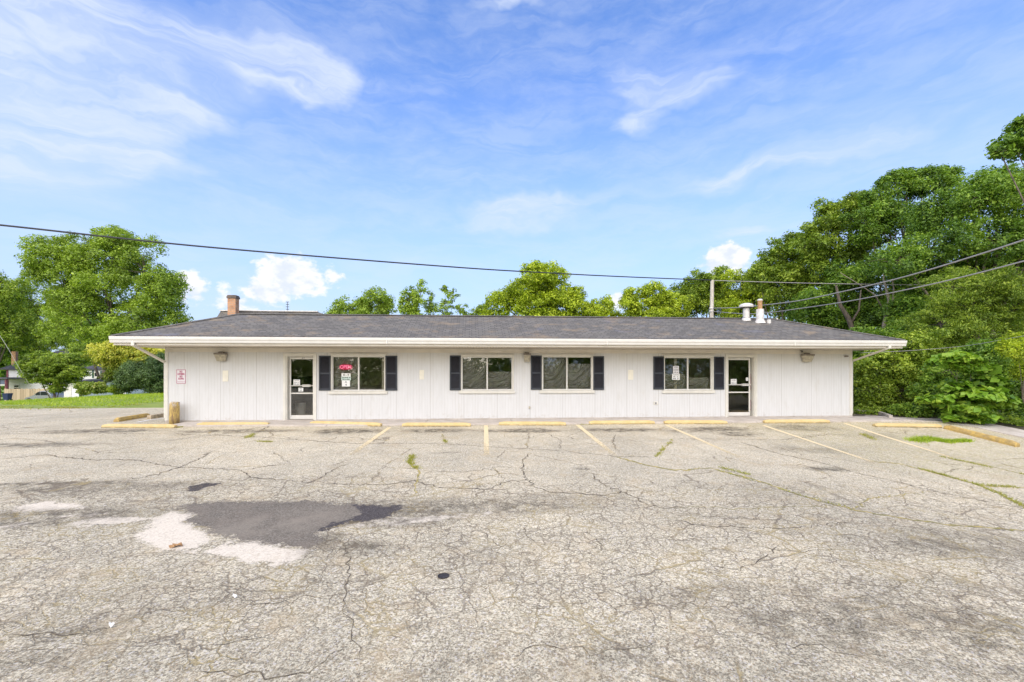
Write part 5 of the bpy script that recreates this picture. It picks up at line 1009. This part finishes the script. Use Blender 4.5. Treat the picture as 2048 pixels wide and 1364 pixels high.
# behind the shop
make_tree('deciduous_tree', 'olive green tree behind the roof, right of the thin antenna', 'tree', [(745, 605, 36, 32), (700, 618, 35, 24), (775, 620, 22, 22), (740, 640, 50, 22), (672, 632, 18, 12)], 46, 'olive', .26, .7, 46, 1.0, (735, 0), .25, seed=12)
make_tree('slender_tree', 'sparse pair of leafy tops behind the roof left of centre', 'tree', [(815, 600, 17, 30), (840, 595, 18, 30), (825, 628, 30, 16), (858, 610, 14, 26)], 44, 'olive', .24, .5, 40, .75, (835, 0), .14, seed=13)
make_tree('slender_tree', 'wispy thin tree with sky showing through, left of the large bright tree', 'tree', [(893, 605, 16, 22), (905, 592, 12, 14), (890, 580, 8, 7), (918, 618, 14, 14), (885, 628, 20, 12)], 42, 'olive', .22, .38, 26, .55, (895, 0), .10, seed=14)
make_tree('shrubby_tree', 'low green tree top just left of the large bright tree', 'tree', [(945, 628, 22, 14), (965, 622, 16, 16)], 44, 'mid', .24, .5, 40, .8, (945, 0), .12, seed=15)
make_tree('maple_tree', 'large bright green tree rising behind the middle of the roof', 'tree', [(1080, 560, 50, 30), (1040, 585, 48, 32), (1125, 590, 48, 34), (1010, 612, 40, 28), (1080, 610, 60, 30), (1155, 615, 34, 28), (1075, 540, 28, 14), (1085, 640, 90, 22), (985, 632, 22, 14)], 42, 'bright', .25, .72, 50, 1.05, (1080, 0), .32, seed=16)
make_tree('maple_tree', 'small bright green tree right of the large bright one, over the roof', 'tree', [(1200, 622, 28, 20), (1215, 604, 16, 12), (1180, 636, 24, 14), (1232, 634, 16, 10)], 42, 'bright', .25, .55, 44, .95, (1203, 0), .16, seed=17)
make_tree('deciduous_tree', 'round dark and lime green tree left of the bleached pole', 'tree', [(1310, 590, 34, 26), (1275, 612, 34, 26), (1345, 615, 40, 26), (1310, 635, 60, 20), (1262, 590, 16, 14)], 40, 'bright', .24, .62, 50, 1.15, (1305, 0), .25, seed=18)
make_tree('deciduous_tree', 'mid green tree directly behind the bleached pole', 'tree', [(1390, 580, 40, 34), (1430, 565, 34, 26), (1365, 600, 30, 30), (1420, 610, 55, 34), (1445, 590, 30, 32)], 46, 'mid', .27, .75, 48, 1.1, (1405, 0), .28, seed=19)
make_tree('deciduous_tree', 'green tree between the bleached pole and the rusty flue', 'tree', [(1480, 575, 40, 34), (1510, 600, 40, 40), (1470, 620, 40, 26), (1500, 560, 26, 22)], 43, 'bright', .26, .72, 48, 1.15, (1490, 0), .28, seed=20)
GR = 'trees of the wood on the right'
make_tree('deciduous_tree', 'leafy tree stepping up at the left end of the wood, behind the roof vents', 'tree', [(1540, 530, 36, 36), (1575, 500, 34, 28), (1560, 570, 55, 45), (1610, 540, 45, 50), (1520, 560, 26, 30), (1590, 610, 60, 40)], 36, 'mid', .24, .68, 50, 1.15, (1570, 0), .3, group=GR, seed=21)
make_tree('deciduous_tree', 'tree with loose leafy tufts against the sky, left of the tall mass', 'tree', [(1680, 425, 40, 30), (1650, 460, 40, 34), (1720, 415, 30, 26), (1620, 490, 40, 36), (1700, 480, 60, 50), (1660, 540, 60, 50), (1660, 415, 14, 10), (1725, 395, 12, 8)], 33, 'mid', .22, .6, 48, 1.05, (1680, 0), .28, group=GR, seed=22)
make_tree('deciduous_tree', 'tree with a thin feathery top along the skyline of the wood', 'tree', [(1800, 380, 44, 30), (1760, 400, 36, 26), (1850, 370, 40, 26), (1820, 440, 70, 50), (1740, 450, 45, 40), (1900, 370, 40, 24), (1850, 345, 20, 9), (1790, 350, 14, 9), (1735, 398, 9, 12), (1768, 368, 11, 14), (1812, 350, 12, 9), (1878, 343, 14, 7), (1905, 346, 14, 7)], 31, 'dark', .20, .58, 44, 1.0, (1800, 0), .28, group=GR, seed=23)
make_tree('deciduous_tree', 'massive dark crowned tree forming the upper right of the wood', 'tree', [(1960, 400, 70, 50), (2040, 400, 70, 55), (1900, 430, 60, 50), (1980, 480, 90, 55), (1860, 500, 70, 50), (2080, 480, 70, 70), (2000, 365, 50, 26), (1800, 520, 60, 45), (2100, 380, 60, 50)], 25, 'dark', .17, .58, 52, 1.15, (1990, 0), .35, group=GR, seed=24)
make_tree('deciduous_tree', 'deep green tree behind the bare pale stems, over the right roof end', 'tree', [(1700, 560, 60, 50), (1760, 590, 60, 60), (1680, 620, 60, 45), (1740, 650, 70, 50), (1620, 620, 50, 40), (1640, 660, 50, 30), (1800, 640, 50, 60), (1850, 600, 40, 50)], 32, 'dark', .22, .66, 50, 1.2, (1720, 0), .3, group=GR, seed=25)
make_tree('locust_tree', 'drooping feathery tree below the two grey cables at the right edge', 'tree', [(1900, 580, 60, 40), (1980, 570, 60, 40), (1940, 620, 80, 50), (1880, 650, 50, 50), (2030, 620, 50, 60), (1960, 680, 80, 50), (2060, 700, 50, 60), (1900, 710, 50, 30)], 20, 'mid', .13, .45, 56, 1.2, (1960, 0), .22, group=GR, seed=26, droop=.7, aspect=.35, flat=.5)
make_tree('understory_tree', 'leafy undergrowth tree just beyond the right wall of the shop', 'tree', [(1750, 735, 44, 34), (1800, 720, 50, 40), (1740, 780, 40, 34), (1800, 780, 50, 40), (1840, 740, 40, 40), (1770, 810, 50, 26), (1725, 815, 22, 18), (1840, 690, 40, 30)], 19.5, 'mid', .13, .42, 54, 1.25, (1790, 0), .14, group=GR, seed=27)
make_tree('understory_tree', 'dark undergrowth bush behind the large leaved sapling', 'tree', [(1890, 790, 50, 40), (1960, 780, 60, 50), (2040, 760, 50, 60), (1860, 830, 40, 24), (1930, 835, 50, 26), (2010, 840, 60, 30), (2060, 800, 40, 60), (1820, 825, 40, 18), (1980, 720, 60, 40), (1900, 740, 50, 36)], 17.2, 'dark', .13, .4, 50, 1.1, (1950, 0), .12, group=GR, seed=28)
make_tree('catalpa_sapling', 'sapling with large lime green leaves in front of the wood', 'tree', [(1915, 715, 32, 9), (1940, 735, 36, 10), (1885, 725, 16, 10), (1910, 772, 26, 9), (1960, 790, 40, 12), (1930, 815, 40, 12), (1990, 805, 30, 12), (1950, 835, 34, 9), (1870, 800, 22, 8), (1900, 838, 18, 8), (1985, 765, 26, 10)], 15.6, 'catalpa', .30, .36, 14, 1.9, (1940, 0), .04, group=GR, seed=29, aspect=.85, flat=.3, up=1.2, thick=1.2)
make_tree('sumac_bush', 'yellow-green feathery bush at the far right edge', 'shrub', [(2035, 700, 26, 22), (2055, 740, 22, 30), (2050, 680, 24, 16)], 14.8, 'bright', .13, .28, 40, 1.2, (2055, 0), .04, group=GR, seed=30, droop=.5, aspect=.35)
make_tree('overhanging_tree', 'tall dark tree whose branch hangs into the upper right corner', 'tree', [(2030, 290, 36, 24), (2070, 270, 46, 44), (2130, 300, 60, 60), (2200, 380, 80, 80), (2140, 230, 60, 50), (2000, 305, 22, 9), (2045, 245, 16, 14)], 17, 'dark', .17, .28, 34, .75, (2330, 0), .14, group=GR, seed=31)
make_tree('deciduous_tree', 'dark green tree filling the gap behind the feathery tree below the cables', 'tree', [(1860, 560, 60, 50), (1930, 550, 60, 50), (2010, 560, 70, 50), (2080, 560, 60, 60), (1900, 640, 70, 50), (2000, 650, 80, 60), (1820, 630, 50, 50), (2080, 660, 60, 60)], 27, 'dark', .22, .7, 50, 1.2, (1930, 0), .2, group=GR, seed=33)  # backing tree in the dark green leaf material
make_tree('deciduous_tree', 'low dark green tree behind the undergrowth just past the right wall', 'tree', [(1740, 700, 60, 40), (1820, 700, 60, 50), (1900, 700, 60, 50), (1750, 770, 60, 50), (1850, 770, 70, 50), (1980, 740, 80, 60), (2060, 760, 60, 60)], 24, 'dark', .2, .62, 50, 1.1, (1800, 0), .15, group=GR, seed=34)  # low backing tree, same dark green leaves
# bare pale stems in the wood
t0 = empty('bare_tree', at(1770, 745, 27.5) * [1, 1, 0] + [0, 0, -.8], 'pale bare stemmed tree showing among the dark leaves above the right roof end', 'tree')
org = np.array(t0.location); t = MB(org); A_ = lambda x, y, dd=27.5: at(x, y, dd)
t.tube([A_(1775, 830), A_(1772, 700), A_(1768, 650), A_(1772, 630), A_(1778, 600), A_(1768, 560), A_(1766, 530)], [.16, .13, .11, .10, .08, .06, .03], 8)
t.tube([A_(1772, 632), A_(1785, 605), A_(1788, 580), A_(1784, 560)], [.08, .06, .045, .02], 7); t.tube([A_(1764, 615), A_(1750, 590), A_(1720, 570), A_(1680, 545)], [.05, .04, .03, .015], 6)
t.tube([A_(1783, 830), A_(1785, 690), A_(1790, 640), A_(1786, 560)], [.07, .06, .045, .02], 6); t.build('trunk', M['palebark'], t0, smooth=True)
t0 = empty('bare_tree', at(1690, 745, 29) * [1, 1, 0] + [0, 0, -.8], 'dark bare trunk leaning left above the right part of the roof', 'tree')
org = np.array(t0.location); t = MB(org); B_ = lambda x, y: at(x, y, 28.5); t.tube([B_(1712, 800), B_(1705, 660), B_(1696, 635), B_(1680, 610), B_(1672, 570)], [.17, .15, .14, .11, .05], 8); t.tube([B_(1700, 650), B_(1718, 620), B_(1722, 580)], [.08, .06, .03], 6); t.build('trunk', M['bark'], t0, smooth=True)
# undergrowth: too many plants to count
X_ = []; 
for _ in range(5200):
    s_ = random.random(); a = lerp_pts([(15.2, 17.2), (16.6, 16.6), (17.6, 15.5), (18.3, 14.1), (18.9, 12.2), (20.0, 9.0)], s_); X_.append((a[0] + abs(random.gauss(0, .5)) + random.uniform(0, .3), a[1] + abs(random.gauss(0, .4))))
X_ = np.array(X_); rs = np.random.default_rng(5); n = len(X_); C = np.stack([X_[:, 0], X_[:, 1], H(X_[:, 0], X_[:, 1]) + np.abs(rs.normal(0, .16, n)) + .02], 1); nm_ = rs.normal(0, .5, (n, 3)) + [0, -.3, .8]; nm_ /= np.linalg.norm(nm_, axis=1, keepdims=True)
uo = link('undergrowth', leaf_mesh('undergrowth', C, nm_, .11 * rs.uniform(.6, 1.4, n), rs.normal(.45, .2, n), rs, .5), L['mid']); tag(uo, 'low leafy ground cover along the edge of the wood', 'ground cover', kind='stuff')
# far woodland behind everything, a continuous mass
FW = []
rs = np.random.default_rng(77)
for _ in range(1500):
    a = rs.uniform(-3.14, 3.14); dd = rs.uniform(105, 150); FW.append((math.sin(a + TH) * dd, math.cos(a + TH) * dd, -4 + rs.uniform(0, 6.5 + 2.0 * math.sin(a * 7)), rs.uniform(1.6, 3.0)))  # full circle; the part behind the camera was added to dim window reflections
FW = np.array(FW); ci = np.repeat(np.arange(len(FW)), 55); n = len(ci); off = rs.normal(size=(n, 3)); off /= np.linalg.norm(off, axis=1, keepdims=True); C = FW[ci, :3] + off * FW[ci, 3:4] * rs.random((n, 1)) ** .4; nm_ = off * .8 + [0, 0, .5] + rs.normal(0, .3, (n, 3)); nm_ /= np.linalg.norm(nm_, axis=1, keepdims=True)
fo = link('far_woodland', leaf_mesh('far_woodland', C, nm_, .9 * rs.uniform(.6, 1.3, n), rs.normal(.45, .12, len(FW))[ci] + rs.normal(0, .12, n), rs, .7), L['dark']); tag(fo, 'distant line of trees seen low beyond the houses, extended unseen behind the camera', 'woodland', kind='stuff')
BW = []  # unseen tree belt, added so the windows reflect dark leaves instead of sky
for _ in range(1100):
    x = rs.uniform(-75, 75); BW.append((x, -38 + rs.uniform(-5, 5), -1 + rs.uniform(0, 9 + 3 * math.sin(x * .23)), rs.uniform(1.2, 2.2)))
BW = np.array(BW); ci = np.repeat(np.arange(len(BW)), 45); n = len(ci); off = rs.normal(size=(n, 3)); off /= np.linalg.norm(off, axis=1, keepdims=True); C = BW[ci, :3] + off * BW[ci, 3:4] * rs.random((n, 1)) ** .4; nm_ = off * .8 + [0, 0, .5] + rs.normal(0, .3, (n, 3)); nm_ /= np.linalg.norm(nm_, axis=1, keepdims=True)
tag(link('woodland', leaf_mesh('woodland', C, nm_, .7 * rs.uniform(.6, 1.3, n), rs.normal(.45, .15, len(BW))[ci] + rs.normal(0, .12, n), rs, .7), L['mid']), 'unseen belt of trees added behind the camera to darken window reflections', 'woodland', kind='stuff')
# ------------------------------------------------------------------ houses, car and fence at the left
def house(name, label, x0, x1, y0, y1, zb, ze, rise, org_label=None, over=.5):
    h_ = empty(name, ((x0 + x1) / 2, y0, zb), label, 'house'); o_ = ((x0 + x1) / 2, y0, zb)
    t = MB(o_); t.box(x0, x1, y0, y1, zb, ze); t.build('wall', M['siding'], h_)
    t = MB(o_); rn = (y1 - y0) / 2 + over; a = [(x0 - over, y0 - over, ze), (x1 + over, y0 - over, ze), (x1 + over, y1 + over, ze), (x0 - over, y1 + over, ze)]; i_ = min(rn, (x1 - x0) / 2 - .5)
    r2 = [(x0 - over + i_, (y0 + y1) / 2, ze + rise), (x1 + over - i_, (y0 + y1) / 2, ze + rise)]
    t.add(a + r2 + [(p[0], p[1], p[2] - .18) for p in a], [(0, 1, 5, 4), (1, 2, 5), (2, 3, 4, 5), (3, 0, 4), (6, 7, 1, 0), (7, 8, 2, 1), (8, 9, 3, 2), (9, 6, 0, 3), (9, 8, 7, 6)]); rf_ = t.build('roof', M['houseroof'], h_)
    return h_, o_, rf_
dH = 70.0
def hp(px, py, Y=dH): return onY(px, py, Y)
a = hp(14, 797); b = hp(128, 737)
h1, o1, rf1 = house('house', 'white sided house with a brick chimney at the far left', a[0], b[0], dH, dH + 9, -5.0, b[2], hp(30, 720)[2] - b[2] + 1.6)
def rect(o_, par, name, px0, px1, py0, py1, m, Y=dH, pr=.04, dp=.1): p0 = hp(px0, py1, Y); p1 = hp(px1, py0, Y); t = MB(o_); t.box(p0[0], p1[0], Y - pr, Y - pr + dp, p0[2], p1[2]); return t.build(name, m, par)
rect(o1, h1, 'corner_trim', 13.5, 17, 736.5, 778, M['darkred'], pr=.06)
wf = rect(o1, h1, 'window', 28, 39.5, 769.5, 779, M['white'], pr=.06); rect(o1, wf, 'pane', 29.5, 38, 770.8, 774, M['carglass'], pr=.08); rect(o1, wf, 'pane', 29.5, 38, 775.8, 778, M['carglass'], pr=.08)
p = hp(31, 715, dH + 2.5); t = MB(o1); t.box(p[0] - .3, p[0] + .3, dH + 2.2, dH + 2.6, 0, hp(31, 703, dH + 2.5)[2]); t.build('chimney', M['brick'], h1)
# porch
pp0 = hp(-40, 797, 67); pp1 = hp(20, 757, 67); po = MB(o1); po.box(pp0[0], hp(22, 757, 67)[0], 66.5, 70, hp(0, 758, 67)[2], hp(0, 755, 67)[2]); po.build('porch_roof', M['houseroof'], h1)
po = MB(o1); po.box(pp0[0], hp(15, 757, 67)[0], 66.9, 67.0, hp(0, 768.5, 67)[2], hp(0, 759.5, 67)[2]); po.build('porch_screen', M['blueposter'], h1)
po = MB(o1); po.box(pp0[0], hp(15, 757, 67)[0], 66.8, 66.9, hp(0, 771, 67)[2], hp(0, 769, 67)[2]); po.build('porch_rail', M['white'], h1)
for xx in (0, 14): q0 = hp(xx, 797, 67); po = MB(o1); po.box(q0[0] - .1, q0[0] + .1, 66.8, 67, -4.5, hp(0, 758, 67)[2]); po.build('porch_post', M['darkred'], h1)
d2 = 58.0; a = hp(166, 797, d2); b = hp(252, 737.5, d2)
h2, o2, rf2 = house('house', 'white house with dark green window shutters seen between the two bank trees', a[0], b[0], d2, d2 + 8, -4.5, b[2], 1.5, over=.25)
wf = rect(o2, h2, 'window', 188.5, 200.5, 743, 755.5, M['white'], d2); rect(o2, wf, 'pane', 190, 199, 745.5, 752.5, M['carglass'], d2, pr=.06); rect(o2, h2, 'shutter', 184.8, 187.8, 740.5, 756, M['darkgreen'], d2, pr=.07); rect(o2, h2, 'shutter', 201.5, 205, 742, 756.5, M['darkgreen'], d2, pr=.07)
wf = rect(o2, h2, 'window', 240, 246, 761, 768, M['white'], d2); rect(o2, wf, 'pane', 241, 245, 762, 767, M['carglass'], d2, pr=.06)
d3 = 50.0; a = hp(128, 800, d3); b = hp(161, 762, d3); gh = empty('garage', (a[0], d3, -3), 'small white garage with a dark roof edge behind the leaning tree stem', 'garage'); og = (a[0], d3, -3); t = MB(og); t.box(a[0], b[0], d3, d3 + 5, -3.5, b[2]); t.build('wall', M['siding'], gh)
t = MB(og); t.add([(a[0] - .2, d3 - .3, b[2]), (b[0] + .2, d3 - .3, b[2]), (b[0] + .2, d3 + 5.2, b[2] + .25), (a[0] - .2, d3 + 5.2, b[2] + .25), (a[0] - .2, d3 - .3, b[2] - .18), (b[0] + .2, d3 - .3, b[2] - .18), (b[0] + .2, d3 + 5.2, b[2] - .18), (a[0] - .2, d3 + 5.2, b[2] - .18)], [(0, 1, 2, 3), (4, 5, 1, 0), (5, 6, 2, 1), (6, 7, 3, 2), (7, 4, 0, 3), (7, 6, 5, 4)]); t.build('roof', M['houseroof'], gh)
rect(og, gh, 'door', 129.5, 143, 764, 800, M['galv'], d3); rect(og, gh, 'corner_trim', 158.5, 161, 762.5, 800, M['darkgreen'], d3, pr=.06)
# wooden fence
a = hp(8, 797, 64); b = hp(104, 777.5, 64); fe = empty('wooden_fence', ((a[0] + b[0]) / 2, 64, -4.2), 'tan board fence in front of the chimney house', 'fence'); of = ((a[0] + b[0]) / 2, 64, -4.2)
t = MB(of); x = a[0]
while x < b[0]: t.box(x, x + .28, 64, 64.03, -4.6, b[2] + .03 * math.sin(x * 9)); x += .3
t.build('boards', M['fence'], fe)
t = MB(of); t.box(a[0], b[0], 64.035, 64.09, b[2] - .35, b[2] - .25); t.build('rail', M['fence'], fe)
# parked car seen over the bank
c0 = hp(47, 796, 51.15); c1 = hp(103, 796, 51.15); zb = hp(75, 797.5, 52)[2]; Lc = c1[0] - c0[0]; car = empty('parked_car', (c0[0], 52, zb - .55), 'grey car parked beyond the grass bank, half hidden by it', 'car'); oc = np.array([c0[0], 52, zb - .55])
prof = [(0, .35), (.02, .55), (.06, .68), (.26, .82), (.38, .98), (.48, 1.22), (.58, 1.34), (.78, 1.36), (.90, 1.2), (.985, .85), (1.0, .6), (.995, .35)]
prof = [(x * 4.4, z * 1.08) for x, z in prof]; sx = Lc / 4.4; 
def carsec(y, sh, zs): return [(oc[0] + (x - 2.2) * sx * sh + 2.2 * sx, oc[1] + y, oc[2] + (z if z < .9 else .9 + (z - .9) * zs)) for x, z in prof]
secs = [carsec(-.85, .97, .85), carsec(-.80, .995, .95), carsec(-.5, 1.0, 1.0), carsec(.5, 1.0, 1.0), carsec(.80, .995, .95), carsec(.85, .97, .85)]; t = MB(oc); nP = len(prof); v = [q for s_ in secs for q in s_]
t.add(v, [(i * nP + j, i * nP + (j + 1) % nP, (i + 1) * nP + (j + 1) % nP, (i + 1) * nP + j) for i in range(5) for j in range(nP)] + [tuple(range(nP)), tuple(range(5 * nP, 6 * nP))]); t.build('body', M['carpaint'], car, smooth=False)
for wxs in ([(1.72, .98), (2.1, 1.28), (2.55, 1.38), (2.62, .98)], [(2.70, .98), (2.68, 1.38), (3.35, 1.38), (3.75, 1.22), (3.95, .98)]):
    t = MB(oc); t.add([(oc[0] + x * sx, oc[1] - .862 + (.0), oc[2] + z) for x, z in wxs] + [(oc[0] + x * sx, oc[1] - .84, oc[2] + z) for x, z in wxs], [tuple(range(len(wxs))), tuple(range(2 * len(wxs) - 1, len(wxs) - 1, -1))] + [(i, (i + 1) % len(wxs), len(wxs) + (i + 1) % len(wxs), len(wxs) + i) for i in range(len(wxs))]); t.build('side_window', M['carglass'], car)
for wx in (.85, 3.55):
    for yy in (-.86, .68):
        t = MB(oc); t.tube([(oc[0] + wx * sx, oc[1] + yy, oc[2] + .33), (oc[0] + wx * sx, oc[1] + yy + .18, oc[2] + .33)], .33, 20); wh = t.build('wheel', M['tyre'], car); t = MB(oc); t.tube([(oc[0] + wx * sx, oc[1] + yy - .006, oc[2] + .33), (oc[0] + wx * sx, oc[1] + yy + .02, oc[2] + .33)], .2, 16); t.build('rim', M['chrome'], wh)
# blue wheelie bin
p = hp(15.5, 799, 60); wb = empty('wheelie_bin', (p[0], 60, p[2] - .15), 'dark blue wheeled rubbish bin in front of the far fence', 'bin'); ob_ = (p[0], 60, p[2] - .15); z0 = p[2] - .15; zt = hp(12, 786.5, 60)[2]; t = MB(ob_)
v = [(p[0] - .24, 59.75, z0 + .1), (p[0] + .24, 59.75, z0 + .1), (p[0] + .24, 60.2, z0 + .1), (p[0] - .24, 60.2, z0 + .1), (p[0] - .31, 59.65, zt - .06), (p[0] + .31, 59.65, zt - .06), (p[0] + .31, 60.3, zt - .06), (p[0] - .31, 60.3, zt - .06)]; t.add(v, [(0, 3, 2, 1), (4, 5, 6, 7), (0, 1, 5, 4), (1, 2, 6, 5), (2, 3, 7, 6), (3, 0, 4, 7)]); t.build('body', M['binblue'], wb)
t = MB(ob_); t.box(p[0] - .33, p[0] + .33, 59.62, 60.35, zt - .055, zt); t.build('lid', M['binblue'], wb, bevel=.02)
t = MB(ob_); t.tube([(p[0] - .3, 60.2, z0 + .1), (p[0] + .3, 60.2, z0 + .1)], .1, 12); t.build('wheel', M['tyre'], wb)

# ------------------------------------------------------------------ pole and cables
dp = 27.5; a = at(1424, 640, dp); p_top = at(1424.5, 561, dp); zb = float(H(a[0], a[1])); po = empty('utility_pole', (a[0], a[1], zb), 'bleached wooden pole standing behind the roof', 'pole')
t = MB((a[0], a[1], zb)); t.tube([(a[0] - .12, a[1], zb - .3), (a[0] - .05, a[1], (zb + p_top[2]) / 2), (p_top[0], p_top[1], p_top[2] + .02)], [.13, .12, .105], 12); t.build('pole_shaft', M['pole'], po)
for py in (616.5, 622.5): q0 = at(1423, py, dp - .1); t = MB((a[0], a[1], zb)); t.tube([q0 + [-.14, 0, .01], q0 + [.13, 0, -.01]], .035, 8); t.build('insulator', M['galv'], po)
def cable(label, pts, r0, m, name='cable', n=48):
    pts = [np.array(p, float) for p in pts]; out = []
    pe = [2 * pts[0] - pts[1]] + pts + [2 * pts[-1] - pts[-2]]
    for i in range(1, len(pe) - 2):
        for s_ in range(12): t_ = s_ / 12; p0, p1, p2, p3 = pe[i - 1:i + 3]; out.append(.5 * ((2 * p1) + (-p0 + p2) * t_ + (2 * p0 - 5 * p1 + 4 * p2 - p3) * t_ ** 2 + (-p0 + 3 * p1 - 3 * p2 + p3) * t_ ** 3))
    out.append(pts[-1]); c = out[0].copy(); t = MB(c); t.tube(out, r0, 6); return tag(t.build(name, M[m], None, c, smooth=True), label, 'cable')
def inv(d0, d1, s_): return 1 / ((1 - s_) / d0 + s_ / d1)      # distance along a straight run, by its share across the picture
xs_ = [-500, 0, 420, 900, 1100, 1250, 1424.5]; ys_ = [400, 450, 494.5, 533.5, 546, 553.5, 560.5]
cable('thick black cable sagging from the left edge to the bleached pole', [at(x, y, inv(14, dp, (x - 0) / 1424.5)) for x, y in zip(xs_, ys_)], .030, 'cable')
cable('grey cable running level from the bleached pole top to the right edge', [at(x, y, inv(dp, 24, (x - 1424) / 624)) for x, y in ((1424.5, 560.8), (1600, 566), (1800, 569.3), (2048, 570.5), (2250, 570))], .022, 'cablegrey')
cable('upper of two grey cables rising from low on the pole to the right edge', [at(x, y, inv(dp, 12, (x - 1424) / 624)) for x, y in ((1424, 616.5), (1480, 615), (1530, 610), (1600, 601), (1700, 580), (1800, 556), (1900, 527), (2048, 480), (2300, 395))], .024, 'cablegrey')
cable('lower of two grey cables rising from low on the pole to the right edge', [at(x, y, inv(dp, 12, (x - 1424) / 624)) for x, y in ((1424, 622.5), (1470, 626.5), (1520, 627), (1600, 617), (1700, 602), (1800, 582), (1900, 560), (2048, 522), (2300, 450))], .020, 'cablegrey')
cable('thin slack wire crossing in front of the bushes right of the roof end', [at(x, y, dd) for x, y, dd in ((1720, 706, 18), (1824, 701, 17.5), (1920, 693, 16.5), (1980, 684, 15.5), (2100, 662, 14))], .009, 'cablegrey')
cable('pale guy wire slanting down at the far left edge', [at(x, y, dd) for x, y, dd in ((-60, 600, 30), (0, 672, 31), (42, 742, 32), (75, 797, 33))], .013, 'galv', 'guy_wire')
